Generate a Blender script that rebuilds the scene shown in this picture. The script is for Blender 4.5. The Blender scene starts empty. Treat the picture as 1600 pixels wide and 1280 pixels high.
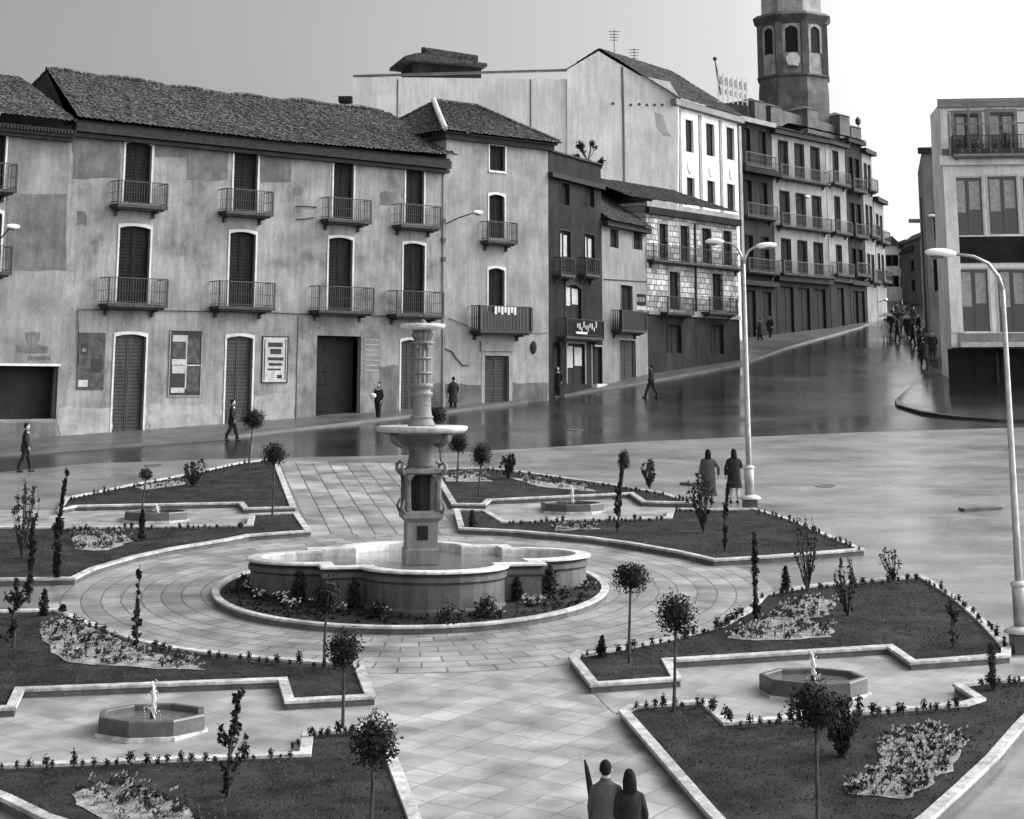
import bpy, math, random
from mathutils import Vector, Matrix
R = math.radians
scn = bpy.context.scene
col = scn.collection
# ------------------------------------------------------------------ camera
F, TH, CX, CY = 2798.0, 0.2046, 800.0, 27.8      # px of the 1600x1280 photograph
cd = bpy.data.cameras.new("Camera"); cam = bpy.data.objects.new("Camera", cd); col.objects.link(cam)
cam.location = (0, 0, 0); cam.rotation_euler = (math.pi/2+TH, 0, 0)
cd.sensor_fit = 'HORIZONTAL'; cd.sensor_width = 36; cd.lens = 36*F/1600
cd.shift_x = 0; cd.shift_y = -(640-CY)/1600; cd.clip_start = .5; cd.clip_end = 6000
scn.camera = cam
# ------------------------------------------------------------------ light
SUN_EL, SUN_AZ = 38, 75          # azimuth to the right of the view direction
w = bpy.data.worlds.new("World"); scn.world = w; w.use_nodes = True
nt = w.node_tree; nd = nt.nodes; lk = nt.links
bg = nd['Background']
sky = nd.new('ShaderNodeTexSky'); sky.sky_type = 'NISHITA'; sky.sun_disc = False
sky.sun_elevation = R(SUN_EL); sky.sun_rotation = R(SUN_AZ); sky.air_density = 1.0; sky.dust_density = 4.0
bw = nd.new('ShaderNodeRGBToBW'); lk.new(sky.outputs[0], bw.inputs[0])
tc = nd.new('ShaderNodeTexCoord'); sx = nd.new('ShaderNodeSeparateXYZ'); lk.new(tc.outputs['Generated'], sx.inputs[0])
def wm(op, a, b=None, c=None):
    n = nd.new('ShaderNodeMath'); n.operation = op
    for i, q in enumerate((a, b, c)):
        if q is None: continue
        if isinstance(q, (int, float)): n.inputs[i].default_value = q
        else: lk.new(q, n.inputs[i])
    return n.outputs[0]
SKY_Z, SKY_X, SKY_B = 0.8, 1.15, 1.75
zt = wm('MAXIMUM', sx.outputs[2], 0.0)
sv = nd.new('ShaderNodeCombineXYZ'); lk.new(sx.outputs[0], sv.inputs[0]); lk.new(sx.outputs[1], sv.inputs[1]); lk.new(wm('MAXIMUM', sx.outputs[2], 0.16), sv.inputs[2]); lk.new(sv.outputs[0], sky.inputs[0])   # pale haze down to the horizon
over = wm('MULTIPLY_ADD', zt, SKY_Z, 0.90)                 # overcast sky: brighter overhead
xt = wm('MAXIMUM', wm('MULTIPLY_ADD', sx.outputs[0], SKY_X, 0.0), -0.35)
xt = wm('MINIMUM', xt, 1.3)
xt = wm('ADD', xt, wm('MINIMUM', wm('MULTIPLY', wm('MAXIMUM', wm('ADD', sx.outputs[0], -0.12), 0.0), 3.0), 0.5))   # extra sky brightness added on the right for glare on wet ground
cn = nd.new('ShaderNodeTexNoise'); cn.inputs['Scale'].default_value = 3.0; cn.inputs['Detail'].default_value = 5
lk.new(tc.outputs['Generated'], cn.inputs[0])
cl = wm('MULTIPLY_ADD', cn.outputs[0], 0.30, 0.85)
back = wm('MULTIPLY', wm('MAXIMUM', wm('MULTIPLY', sx.outputs[1], -1.0), 0.0), SKY_B)   # added brightening of the unseen sky behind the viewer, for walls facing it
mul = wm('MULTIPLY', wm('MULTIPLY', wm('ADD', wm('ADD', over, xt), back), cl), bw.outputs[0])
lk.new(mul, bg.inputs[0]); bg.inputs[1].default_value = 0.15
sd = bpy.data.lights.new("Sun", 'SUN'); so = bpy.data.objects.new("Sun", sd); col.objects.link(so)
sd.energy = 0.85; sd.angle = R(20); sd.color = (1, 1, 1)
sdir = Vector((math.sin(R(SUN_AZ))*math.cos(R(SUN_EL)), math.cos(R(SUN_AZ))*math.cos(R(SUN_EL)), math.sin(R(SUN_EL))))
so.rotation_euler = sdir.to_track_quat('Z', 'Y').to_euler(); so.location = (60, 60, 80)
scn.view_settings.view_transform = 'Standard'; scn.view_settings.look = 'None'
scn.view_settings.exposure = 0.3; scn.view_settings.gamma = 1.0
scn.cycles.max_bounces = 6
# ------------------------------------------------------------------ measuring
CF = Vector((0, math.cos(TH), math.sin(TH))); CU = Vector((0, -math.sin(TH), math.cos(TH)))
def gz(X, Y):
    z = -8.22+.0779*min(Y, 230)
    if Y > 95: z += .03*(min(Y, 230)-95)
    return z
def ray(x, y): return CF+Vector(((x-CX)/F, 0, 0))-CU*((y-CY)/F)
def G(x, y, dz=0):
    d = ray(x, y); lo, hi = 4.0, 229.0
    for _ in range(50):
        m = (lo+hi)/2; P = d*(m/d.y)
        if P.z > gz(P.x, P.y)+dz: lo = m
        else: hi = m
    return d*(lo/d.y)
def zat(X, Y, y):                                # height above (X, Y) of image row y
    a = (y-CY)/F; c, s = math.cos(TH), math.sin(TH)
    # -(up)/(fwd)=a ; up=-sY+cz ; fwd=cY+sz
    return (s*Y-a*c*Y)/(c+a*s)
def atY(x, y, Y): d = ray(x, y); return d*(Y/d.y)
def ppm(Y): return F*1.02/Y
# ------------------------------------------------------------------ materials
def mat(name, c0, c1=None, rough=.8, scale=2.0, detail=6, bump=0.0, bscale=None, coord='Object', spec=.3, stretch=None, c2=None, r1=None, metal=0, pos=(.35, .65), grime=0):
    m = bpy.data.materials.new(name); m.use_nodes = True; t = m.node_tree; n = t.nodes; b = n['Principled BSDF']
    b.inputs['Roughness'].default_value = rough; b.inputs['Specular IOR Level'].default_value = spec; b.inputs['Metallic'].default_value = metal
    b.inputs['Base Color'].default_value = (c0, c0, c0, 1)
    tcn = n.new('ShaderNodeTexCoord'); mp = n.new('ShaderNodeMapping'); t.links.new(tcn.outputs[coord], mp.inputs[0])
    if stretch: mp.inputs['Scale'].default_value = stretch
    if c1 is not None:
        no = n.new('ShaderNodeTexNoise'); no.inputs['Scale'].default_value = scale; no.inputs['Detail'].default_value = detail; no.inputs['Roughness'].default_value = .62
        t.links.new(mp.outputs[0], no.inputs[0])
        cr = n.new('ShaderNodeValToRGB'); cr.color_ramp.elements[0].position = pos[0]; cr.color_ramp.elements[1].position = pos[1]
        cr.color_ramp.elements[0].color = (c0, c0, c0, 1); cr.color_ramp.elements[1].color = (c1, c1, c1, 1)
        if c2 is not None:
            e = cr.color_ramp.elements.new((pos[0]+pos[1])/2); e.color = (c2, c2, c2, 1)
        t.links.new(no.outputs[0], cr.inputs[0]); t.links.new(cr.outputs[0], b.inputs['Base Color'])
    if grime:
        src = b.inputs['Base Color'].links[0].from_socket
        for sc_, st_, lo, hi in ((3.5, (1, 1, .12), 1-grime*.8, 1+grime*.25), (14, (1, 1, 1), 1-grime*.5, 1+grime*.5), (.35, (1, 1, 1), 1-grime*.6, 1+grime*.4)):
            mq = n.new('ShaderNodeMapping'); mq.inputs['Scale'].default_value = st_; t.links.new(tcn.outputs[coord], mq.inputs[0])
            nq = n.new('ShaderNodeTexNoise'); nq.inputs['Scale'].default_value = sc_; nq.inputs['Detail'].default_value = 8; nq.inputs['Roughness'].default_value = .7; t.links.new(mq.outputs[0], nq.inputs[0])
            rq = n.new('ShaderNodeMapRange'); rq.inputs[1].default_value = .32; rq.inputs[2].default_value = .62; rq.inputs[3].default_value = lo; rq.inputs[4].default_value = hi; t.links.new(nq.outputs[0], rq.inputs[0])
            sq_ = n.new('ShaderNodeVectorMath'); sq_.operation = 'SCALE'; t.links.new(src, sq_.inputs[0]); t.links.new(rq.outputs[0], sq_.inputs['Scale']); src = sq_.outputs[0]
        t.links.new(src, b.inputs['Base Color'])
    if r1 is not None:
        n2 = n.new('ShaderNodeTexNoise'); n2.inputs['Scale'].default_value = scale*.6; n2.inputs['Detail'].default_value = 4
        t.links.new(mp.outputs[0], n2.inputs[0])
        mr = n.new('ShaderNodeMapRange'); mr.inputs[1].default_value = .35; mr.inputs[2].default_value = .65
        mr.inputs[3].default_value = rough; mr.inputs[4].default_value = r1
        t.links.new(n2.outputs[0], mr.inputs[0]); t.links.new(mr.outputs[0], b.inputs['Roughness'])
    if bump:
        n3 = n.new('ShaderNodeTexNoise'); n3.inputs['Scale'].default_value = bscale or scale*4; n3.inputs['Detail'].default_value = 5
        t.links.new(mp.outputs[0], n3.inputs[0]); bp = n.new('ShaderNodeBump'); bp.inputs['Strength'].default_value = bump; bp.inputs['Distance'].default_value = .03
        t.links.new(n3.outputs[0], bp.inputs['Height']); t.links.new(bp.outputs[0], b.inputs['Normal'])
    return m
def brickmat(name, ca, cb, cm, sc, bw_, rh, mort, rough=.5, r1=None, coord='UV', spec=.4, bump=.3, off=.5, noise=.25, nsc=1.2, rot=0):
    m = bpy.data.materials.new(name); m.use_nodes = True; t = m.node_tree; n = t.nodes; b = n['Principled BSDF']
    b.inputs['Specular IOR Level'].default_value = spec; b.inputs['Roughness'].default_value = rough
    tcn = n.new('ShaderNodeTexCoord'); mp = n.new('ShaderNodeMapping'); t.links.new(tcn.outputs[coord], mp.inputs[0]); mp.inputs['Rotation'].default_value = (0, 0, rot)
    wn = n.new('ShaderNodeTexNoise'); wn.inputs['Scale'].default_value = 3; t.links.new(mp.outputs[0], wn.inputs[0])
    va = n.new('ShaderNodeVectorMath'); va.operation = 'MULTIPLY_ADD'; va.inputs[1].default_value = (.08, .08, 0); t.links.new(wn.outputs[1], va.inputs[0]); t.links.new(mp.outputs[0], va.inputs[2])
    br = n.new('ShaderNodeTexBrick'); t.links.new(va.outputs[0], br.inputs[0])
    for k, v in (('Color1', ca), ('Color2', cb), ('Mortar', cm)): br.inputs[k].default_value = (v, v, v, 1)
    br.inputs['Scale'].default_value = sc; br.inputs['Mortar Size'].default_value = mort; br.inputs['Mortar Smooth'].default_value = .4
    br.inputs['Brick Width'].default_value = bw_; br.inputs['Row Height'].default_value = rh; br.offset = off
    no = n.new('ShaderNodeTexNoise'); no.inputs['Scale'].default_value = nsc; no.inputs['Detail'].default_value = 7; t.links.new(tcn.outputs['Object'], no.inputs[0])
    mr = n.new('ShaderNodeMapRange'); mr.inputs[1].default_value = .3; mr.inputs[2].default_value = .7; mr.inputs[3].default_value = 1-noise; mr.inputs[4].default_value = 1+noise
    t.links.new(no.outputs[0], mr.inputs[0])
    mx = n.new('ShaderNodeVectorMath'); mx.operation = 'SCALE'; t.links.new(br.outputs[0], mx.inputs[0]); t.links.new(mr.outputs[0], mx.inputs['Scale'])
    t.links.new(mx.outputs[0], b.inputs['Base Color'])
    if r1 is not None:
        m2 = n.new('ShaderNodeMapRange'); m2.inputs[1].default_value = .35; m2.inputs[2].default_value = .65; m2.inputs[3].default_value = rough; m2.inputs[4].default_value = r1
        n4 = n.new('ShaderNodeTexNoise'); n4.inputs['Scale'].default_value = nsc*.5; n4.inputs['Detail'].default_value = 5; t.links.new(tcn.outputs['Object'], n4.inputs[0])
        t.links.new(n4.outputs[0], m2.inputs[0]); t.links.new(m2.outputs[0], b.inputs['Roughness'])
    bp = n.new('ShaderNodeBump'); bp.inputs['Strength'].default_value = bump; bp.inputs['Distance'].default_value = .02
    ad = n.new('ShaderNodeMath'); ad.operation = 'MULTIPLY_ADD'; ad.inputs[1].default_value = -1.0
    n5 = n.new('ShaderNodeTexNoise'); n5.inputs['Scale'].default_value = 9; n5.inputs['Detail'].default_value = 4; t.links.new(tcn.outputs['Object'], n5.inputs[0])
    t.links.new(br.outputs['Fac'], ad.inputs[0]); t.links.new(n5.outputs[0], ad.inputs[2])
    t.links.new(ad.outputs[0], bp.inputs['Height']); t.links.new(bp.outputs[0], b.inputs['Normal'])
    return m
MT = {}
MT['asphalt'] = mat('wet_asphalt', .008, .024, rough=.13, scale=.25, bump=.05, bscale=5, spec=.5, r1=.30, grime=.35)
MT['plaza'] = mat('wet_plaza', .085, .185, rough=.22, scale=.35, bump=.28, bscale=3.5, spec=.9, r1=.42, grime=.28, stretch=(1, 1.6, 1), c2=.135)
MT['pave'] = mat('pavement', .05, .09, rough=.3, scale=.8, bump=.15, bscale=6, spec=.4, r1=.5)
MT['path'] = brickmat('path_slabs', .20, .28, .17, 1, .62, .62, .02, rough=.22, r1=.6, rot=R(45), spec=.4, off=0, noise=.42, nsc=1.1)
MT['path2'] = brickmat('long_path_slabs', .16, .27, .07, 1, 1.5, .62, .03, rough=.25, r1=.5, rot=R(90), spec=.5, noise=.45, nsc=.9)
MT['ring'] = brickmat('ring_slabs', .16, .23, .09, 1, .8, .46, .026, rough=.25, r1=.55, spec=.4, noise=.42, nsc=1.0)
MT['court'] = brickmat('court_paving', .19, .25, .16, 1, .62, .62, .012, rough=.3, r1=.6, rot=R(45), spec=.4, off=0, noise=.3, nsc=1.4)
MT['grass'] = mat('lawn', .009, .032, rough=.9, scale=1.3, bump=.5, bscale=18, spec=.1, detail=9, grime=.45)
MT['blade'] = mat('grass_blades', .028, .055, rough=.8, scale=2.5, spec=.15)
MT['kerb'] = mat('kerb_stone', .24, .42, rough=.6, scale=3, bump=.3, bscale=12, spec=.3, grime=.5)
MT['kerbd'] = mat('kerb_face_shaded', .05, .10, rough=.55, scale=3, bump=.4, bscale=12, spec=.3)  # dark upright faces: shade put into the colour, some splash dirt too
MT['soil'] = mat('pale_soil', .12, .30, rough=.9, scale=4, bump=.8, bscale=18)
MT['dsoil'] = mat('dark_soil', .02, .05, rough=.95, scale=4, bump=.9, bscale=18)
MT['leaf'] = mat('leaf_dark', .006, .022, rough=.7, scale=7, spec=.12)
MT['leaf2'] = mat('leaf_mid', .018, .05, rough=.7, scale=6, spec=.12)
MT['leaf3'] = mat('leaf_pale', .07, .16, rough=.7, scale=6, spec=.2)
MT['bark'] = mat('bark', .02, .06, rough=.9, scale=9, bump=.5)
MT['petal'] = mat('petal', .25, .55, rough=.7, scale=12)
MT['plA'] = mat('plaster_worn', .075, .235, rough=.9, scale=.55, bump=.35, bscale=7, detail=10, c2=.175, spec=.15, pos=(.3, .6), grime=0.42)
MT['plA0'] = mat('plaster_left', .10, .20, rough=.9, scale=.5, bump=.25, bscale=9, detail=10, spec=.15, pos=(.3, .6), grime=0.34)
MT['plB'] = mat('plaster_b', .17, .24, rough=.9, scale=.7, bump=.2, bscale=9, detail=9, spec=.15, pos=(.3, .6), grime=.3)
MT['patch'] = mat('plaster_patch', .075, .13, rough=.95, scale=1.2, bump=.3, bscale=9, detail=8, spec=.1, grime=0.3)
MT['patchl'] = mat('plaster_patch_light', .20, .30, rough=.95, scale=1.5, bump=.3, bscale=9, detail=8, spec=.1, grime=0.25)
MT['stoneg'] = mat('gate_stone', .10, .20, rough=.85, scale=1.2, bump=.4, bscale=5, detail=8, grime=0.35)
MT['white'] = mat('white_paint', .36, .52, rough=.6, scale=3)
MT['whitew'] = mat('white_wall', .64, .82, rough=.9, scale=.25, bump=.15, bscale=5, detail=9, spec=.1, stretch=(1, 1, .5), pos=(.25, .6), grime=.28)
MT['whitef'] = mat('white_front', .62, .76, rough=.85, scale=.6, detail=8, grime=.32)
MT['patchw'] = mat('pale_patch', .38, .52, rough=.9, scale=2)
MT['grey'] = mat('grey_trim', .16, .24, rough=.8, scale=2, grime=0.2)
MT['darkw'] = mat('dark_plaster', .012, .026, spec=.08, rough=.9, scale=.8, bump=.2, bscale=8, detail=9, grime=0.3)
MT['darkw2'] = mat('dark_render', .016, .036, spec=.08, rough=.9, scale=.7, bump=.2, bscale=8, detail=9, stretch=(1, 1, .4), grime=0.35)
MT['midw'] = mat('mid_plaster', .12, .20, rough=.85, scale=.9, bump=.2, bscale=8, detail=9, stretch=(1, 1, .5), grime=0.35)
MT['palew'] = mat('pale_plaster', .12, .22, rough=.85, scale=.8, bump=.2, bscale=8, detail=8, stretch=(1, 1, .4), grime=0.4)
MT['tower'] = mat('tower_stone', .16, .34, rough=.9, scale=.6, bump=.5, bscale=3, detail=9, grime=0.35)
MT['towerd'] = mat('tower_cornice', .06, .12, rough=.9, scale=.8, bump=.4, bscale=3, detail=8, grime=0.3)
MT['mason'] = brickmat('squared_stone', .20, .46, .09, 1, .55, .34, .035, rough=.85, coord='Object', noise=.35, nsc=1.5, bump=.6, spec=.1)
MT['mason'].node_tree.nodes['Mapping'].inputs['Rotation'].default_value = (R(90), 0, 0)
MT['tile'] = mat('clay_tile', .02, .24, rough=.9, scale=8, bump=.4, bscale=20, detail=9, spec=.1, c2=.08, pos=(.40, .70), grime=0.5)
MT['tiled'] = mat('clay_tile_dark', .02, .075, rough=.9, scale=4, bump=.4, bscale=20, detail=9, spec=.1, c2=.05, grime=0.4)
MT['eave'] = mat('eave_dark', .010, .025, rough=.9, scale=4)  # even dark tone for eaves, cornices and caps
MT['shut'] = mat('shutter', .004, .012, rough=.7, scale=5, spec=.12, stretch=(1, 1, .2))
MT['door'] = mat('old_door', .015, .04, rough=.6, scale=4, stretch=(1, 1, .2), grime=0.2)
MT['black'] = mat('dark_inside', .006, .012, rough=.9, scale=2)
MT['glass'] = mat('window_glass', .03, rough=.08, spec=.6)
MT['curt'] = mat('curtain', .25, .4, rough=.8, scale=5)
MT['iron'] = mat('iron', .008, .016, rough=.5, scale=8, spec=.4)
MT['slab'] = mat('balcony_slab', .02, .05, rough=.8, scale=4)
MT['steel'] = mat('galvanised_steel', .30, .42, rough=.35, scale=5, metal=.5)
MT['lampw'] = mat('lamp_shell', .8, .86, rough=.3, scale=4, spec=.5)
MT['lampd'] = mat('lamp_glass', .12, rough=.2, spec=.6)
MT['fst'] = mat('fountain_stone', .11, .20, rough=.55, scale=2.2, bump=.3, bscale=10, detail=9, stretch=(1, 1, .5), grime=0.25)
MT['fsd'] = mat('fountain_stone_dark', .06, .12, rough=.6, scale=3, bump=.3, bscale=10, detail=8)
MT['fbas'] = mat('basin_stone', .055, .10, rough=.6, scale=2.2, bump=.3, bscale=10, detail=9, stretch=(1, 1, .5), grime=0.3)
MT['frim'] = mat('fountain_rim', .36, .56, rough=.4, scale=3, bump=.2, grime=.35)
MT['water'] = mat('basin_water', .10, rough=.06, spec=.7, bump=.5, bscale=6)
MT['jet'] = mat('water_spray', .85, .9, rough=.4, scale=8)
MT['poolw'] = mat('pool_wall', .045, .09, rough=.4, scale=3, bump=.3)
MT['skin'] = mat('skin', .30, .36, rough=.6, scale=8)
MT['hair'] = mat('hair', .006, .014, rough=.8, scale=30, bump=.4, spec=.1)
MT['coatd'] = mat('dark_cloth', .014, .028, rough=.9, scale=12, bump=.9, bscale=7, stretch=(1, 1, .45), spec=.1)
MT['coatm'] = mat('grey_cloth', .06, .085, rough=.9, scale=12, bump=.9, bscale=7, stretch=(1, 1, .45), spec=.1)
MT['coatl'] = mat('pale_cloth', .5, .62, rough=.9, scale=12)
MT['shoe'] = mat('shoe', .012, rough=.4)
MT['ink'] = mat('poster_ink', .008, .02, rough=.7, scale=5)
MT['paper'] = mat('poster_paper', .24, .40, rough=.7, scale=4)
MT['paperd'] = mat('poster_dark', .008, .06, rough=.6, scale=3, detail=8)
# ------------------------------------------------------------------ mesh helper
class MB:
    def __init__(s): s.v = []; s.f = []; s.uv = None
    def add(s, vs, fs):
        o = len(s.v); s.v += [tuple(p) for p in vs]; s.f += [tuple(i+o for i in f) for f in fs]
    def box(s, x0, x1, y0, y1, z0, z1):
        s.add([(x0, y0, z0), (x1, y0, z0), (x1, y1, z0), (x0, y1, z0), (x0, y0, z1), (x1, y0, z1), (x1, y1, z1), (x0, y1, z1)],
              [(3, 2, 1, 0), (4, 5, 6, 7), (0, 1, 5, 4), (1, 2, 6, 5), (2, 3, 7, 6), (3, 0, 4, 7)])
    def tube(s, pts, rad, n=8, cap=True):
        pts = [Vector(p) for p in pts]; o = len(s.v); prev = None
        if not hasattr(rad, '__len__'): rad = [rad]*len(pts)
        for i, p in enumerate(pts):
            d = (pts[min(i+1, len(pts)-1)]-pts[max(i-1, 0)])
            if d.length < 1e-9: d = Vector((0, 0, 1))
            d.normalize()
            a = prev if prev is not None else (Vector((1, 0, 0)) if abs(d.x) < .9 else Vector((0, 1, 0)))
            a = (a-d*a.dot(d)); a = a.normalized() if a.length > 1e-6 else d.orthogonal().normalized(); b = d.cross(a); prev = a
            for k in range(n):
                t = 2*math.pi*k/n; s.v.append(tuple(p+(a*math.cos(t)+b*math.sin(t))*rad[i]))
        for i in range(len(pts)-1):
            for k in range(n):
                a0 = o+i*n+k; a1 = o+i*n+(k+1) % n; s.f.append((a0, a1, a1+n, a0+n))
        if cap: s.f.append(tuple(o+k for k in range(n))[::-1]); s.f.append(tuple(o+(len(pts)-1)*n+k for k in range(n)))
    def lathe(s, prof, n=32, cx=0, cy=0, cap=True, a0=0, sc=(1, 1)):
        o = len(s.v)
        for r, z in prof:
            for k in range(n):
                t = a0+2*math.pi*k/n; s.v.append((cx+r*math.cos(t)*sc[0], cy+r*math.sin(t)*sc[1], z))
        for i in range(len(prof)-1):
            for k in range(n):
                a = o+i*n+k; b = o+i*n+(k+1) % n; s.f.append((a, b, b+n, a+n))
        if cap: s.f.append(tuple(o+k for k in range(n))[::-1]); s.f.append(tuple(o+(len(prof)-1)*n+k for k in range(n)))
    def ell(s, c, r, n=12, m=8):
        pr = []
        o = len(s.v)
        for j in range(m+1):
            ph = -math.pi/2+math.pi*j/m; rr = max(math.cos(ph), .02)
            for k in range(n):
                t = 2*math.pi*k/n; s.v.append((c[0]+r[0]*rr*math.cos(t), c[1]+r[1]*rr*math.sin(t), c[2]+r[2]*math.sin(ph)))
        for j in range(m):
            for k in range(n):
                a = o+j*n+k; b = o+j*n+(k+1) % n; s.f.append((a, b, b+n, a+n))
        s.f.append(tuple(o+k for k in range(n))[::-1]); s.f.append(tuple(o+m*n+k for k in range(n)))
    def loft(s, secs, n=16):      # secs: (z, cx, cy, rx, ry)
        o = len(s.v)
        for z, cx, cy, rx, ry in secs:
            for k in range(n):
                t = 2*math.pi*k/n; s.v.append((cx+rx*math.cos(t), cy+ry*math.sin(t), z))
        for i in range(len(secs)-1):
            for k in range(n):
                a = o+i*n+k; b = o+i*n+(k+1) % n; s.f.append((a, b, b+n, a+n))
        s.f.append(tuple(o+k for k in range(n))[::-1]); s.f.append(tuple(o+(len(secs)-1)*n+k for k in range(n)))
    def prism(s, poly, z0, z1):   # poly in xy, ccw ; z0/z1 numbers or lists
        n = len(poly)
        zz0 = z0 if hasattr(z0, '__len__') else [z0]*n; zz1 = z1 if hasattr(z1, '__len__') else [z1]*n
        s.add([(p[0], p[1], zz0[i]) for i, p in enumerate(poly)]+[(p[0], p[1], zz1[i]) for i, p in enumerate(poly)],
              [tuple(range(n))[::-1], tuple(range(n, 2*n))]+[(i, (i+1) % n, (i+1) % n+n, i+n) for i in range(n)])
    def slabxz(s, poly, y0, y1):  # polygon in xz, extruded in y
        n = len(poly)
        s.add([(p[0], y0, p[1]) for p in poly]+[(p[0], y1, p[1]) for p in poly],
              [tuple(range(n)), tuple(range(n, 2*n))[::-1]]+[(i+n, (i+1) % n+n, (i+1) % n, i) for i in range(n)])
    def ringxz(s, inner, outer, y0, y1):
        n = len(inner)
        s.add([(p[0], y0, p[1]) for p in inner]+[(p[0], y0, p[1]) for p in outer]+[(p[0], y1, p[1]) for p in inner]+[(p[0], y1, p[1]) for p in outer],
              [f for i in range(n-1) for f in ((i, i+n, i+1+n, i+1), (i+n, i+3*n, i+1+3*n, i+1+n), (i, i+1, i+1+2*n, i+2*n))])
    def build(s, name, m, parent=None, smooth=False, loc=None):
        me = bpy.data.meshes.new(name); me.from_pydata(s.v, [], s.f); me.validate(); me.update()
        if s.uv:
            ul = me.uv_layers.new(name='UVMap')
            for lo in me.loops: ul.data[lo.index].uv = s.uv(me.vertices[lo.vertex_index].co)
        if smooth: me.polygons.foreach_set('use_smooth', [True]*len(me.polygons))
        o = bpy.data.objects.new(name, me); col.objects.link(o); me.materials.append(m if not isinstance(m, str) else MT[m])
        if parent: o.parent = parent
        if loc: o.location = loc
        return o
def tag(o, label=None, cat=None, group=None, kind=None):
    if label: o['label'] = label
    if cat: o['category'] = cat
    if group: o['group'] = group
    if kind: o['kind'] = kind
    return o
def empty(name, loc, rz=0, label=None, cat=None, group=None):
    o = bpy.data.objects.new(name, None); col.objects.link(o); o.location = loc; o.rotation_euler = (0, 0, rz); o.empty_display_size = .2
    return tag(o, label, cat, group)
def kids(o): return [c for c in col.objects if c.parent == o]
CH = {}
def copy_tree(o, loc, rz=None, sc=1, label=None, group=None):
    def cp(a, par):
        c = a.copy(); col.objects.link(c)
        if par: c.parent = par
        for ch in CH.setdefault(a.name, kids(a)): cp(ch, c)
        return c
    c = cp(o, None); c.location = loc
    if rz is not None: c.rotation_euler = (0, 0, rz)
    c.scale = (sc, sc, sc)
    if label: c['label'] = label
    if group: c['group'] = group
    return c
def remeshed(mb, name, m, parent, vox):
    o = mb.build('tmp', m); md = o.modifiers.new('r', 'REMESH'); md.mode = 'VOXEL'; md.voxel_size = vox; md.use_smooth_shade = True
    sm = o.modifiers.new('s', 'SMOOTH'); sm.factor = .5; sm.iterations = 2
    dg = bpy.context.evaluated_depsgraph_get(); me = bpy.data.meshes.new_from_object(o.evaluated_get(dg)); me.name = name
    bpy.data.objects.remove(o)
    me.polygons.foreach_set('use_smooth', [True]*len(me.polygons))
    o = bpy.data.objects.new(name, me); col.objects.link(o)
    if parent: o.parent = parent
    return o
# ================================================================== ground
def sheet(name, pts, mt, dz, uv=None, kind='structure', pix=True):
    P = [(G(*q) if pix else Vector((q[0], q[1], 0))) for q in pts]
    mb = MB(); mb.v = [(p.x, p.y, gz(p.x, p.y)+dz) for p in P]; mb.f = [tuple(range(len(P)))]; mb.uv = uv
    return tag(mb.build(name, mt), kind=kind)
mb = MB()
ys = [-400, -100, 0, 40, 95, 150, 230, 1500]
for y in ys: mb.v += [(-900, y, gz(0, max(y, -40))), (1100, y, gz(0, max(y, -40)))]
mb.f = [(2*i, 2*i+1, 2*i+3, 2*i+2) for i in range(len(ys)-1)]
tag(mb.build('road', 'asphalt'), kind='structure')
C0 = Vector((-2.42, 45.12, 0)); PHI = -.1786
AX = Vector((math.sin(PHI), math.cos(PHI), 0)); TX = Vector((math.cos(PHI), -math.sin(PHI), 0))
bnd = [(-260, 752), (0, 738), (150, 724), (400, 716), (620, 712), (860, 699), (1000, 690), (1340, 676), (1600, 668)]
pl = [G(*q) for q in bnd]
pl = [(p.x, p.y) for p in pl]+[(60, 82), (60, -30), (-60, -30), (-60, 60)]
sheet('plaza_paving', pl[::-1], 'plaza', .004, pix=False)
def axuv(co):
    d = Vector((co.x, co.y, 0))-C0; return (d.dot(TX), d.dot(AX))
def poluv(co):
    d = Vector((co.x, co.y, 0))-C0; r = d.length; return (math.atan2(d.y, d.x)*7.0, r)
# central path, near part and far part
sheet('path', [(436, 722), (487, 836), (560, 1038), (600, 1140), (700, 1380), (1200, 1380), (1105, 1280), (966, 1120), (887, 1032), (720, 835), (640, 725)], 'path', .008, uv=axuv)
sheet('path', [(436, 722), (487, 836), (720, 836), (640, 725)], 'path2', .014, uv=axuv)
mb = MB(); n = 96; RR = 8.7
for r in (4.6, 5.4, 6.2, 7.0, 7.8, RR):
    for k in range(n):
        t = 2*math.pi*k/n; X, Y = C0.x+r*math.cos(t), C0.y+r*math.sin(t); mb.v.append((X, Y, gz(X, Y)+.012))
mb.f = [(i*n+k, i*n+(k+1) % n, (i+1)*n+(k+1) % n, (i+1)*n+k) for i in range(5) for k in range(n)]
def ringobj():
    me = bpy.data.meshes.new('ring_path'); me.from_pydata(mb.v, [], [f[::-1] for f in mb.f]); me.update(); ul = me.uv_layers.new(name='UVMap')
    for p in me.polygons:
        us = [poluv(me.vertices[me.loops[l].vertex_index].co) for l in p.loop_indices]; mx = max(u[0] for u in us)
        for l, u in zip(p.loop_indices, us):
            ul.data[l].uv = (u[0]+(2*math.pi*7.0 if mx-u[0] > 20 else 0), u[1])
    o = bpy.data.objects.new('ring_path', me); col.objects.link(o); me.materials.append(MT['ring']); tag(o, kind='structure')
ringobj()
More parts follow.
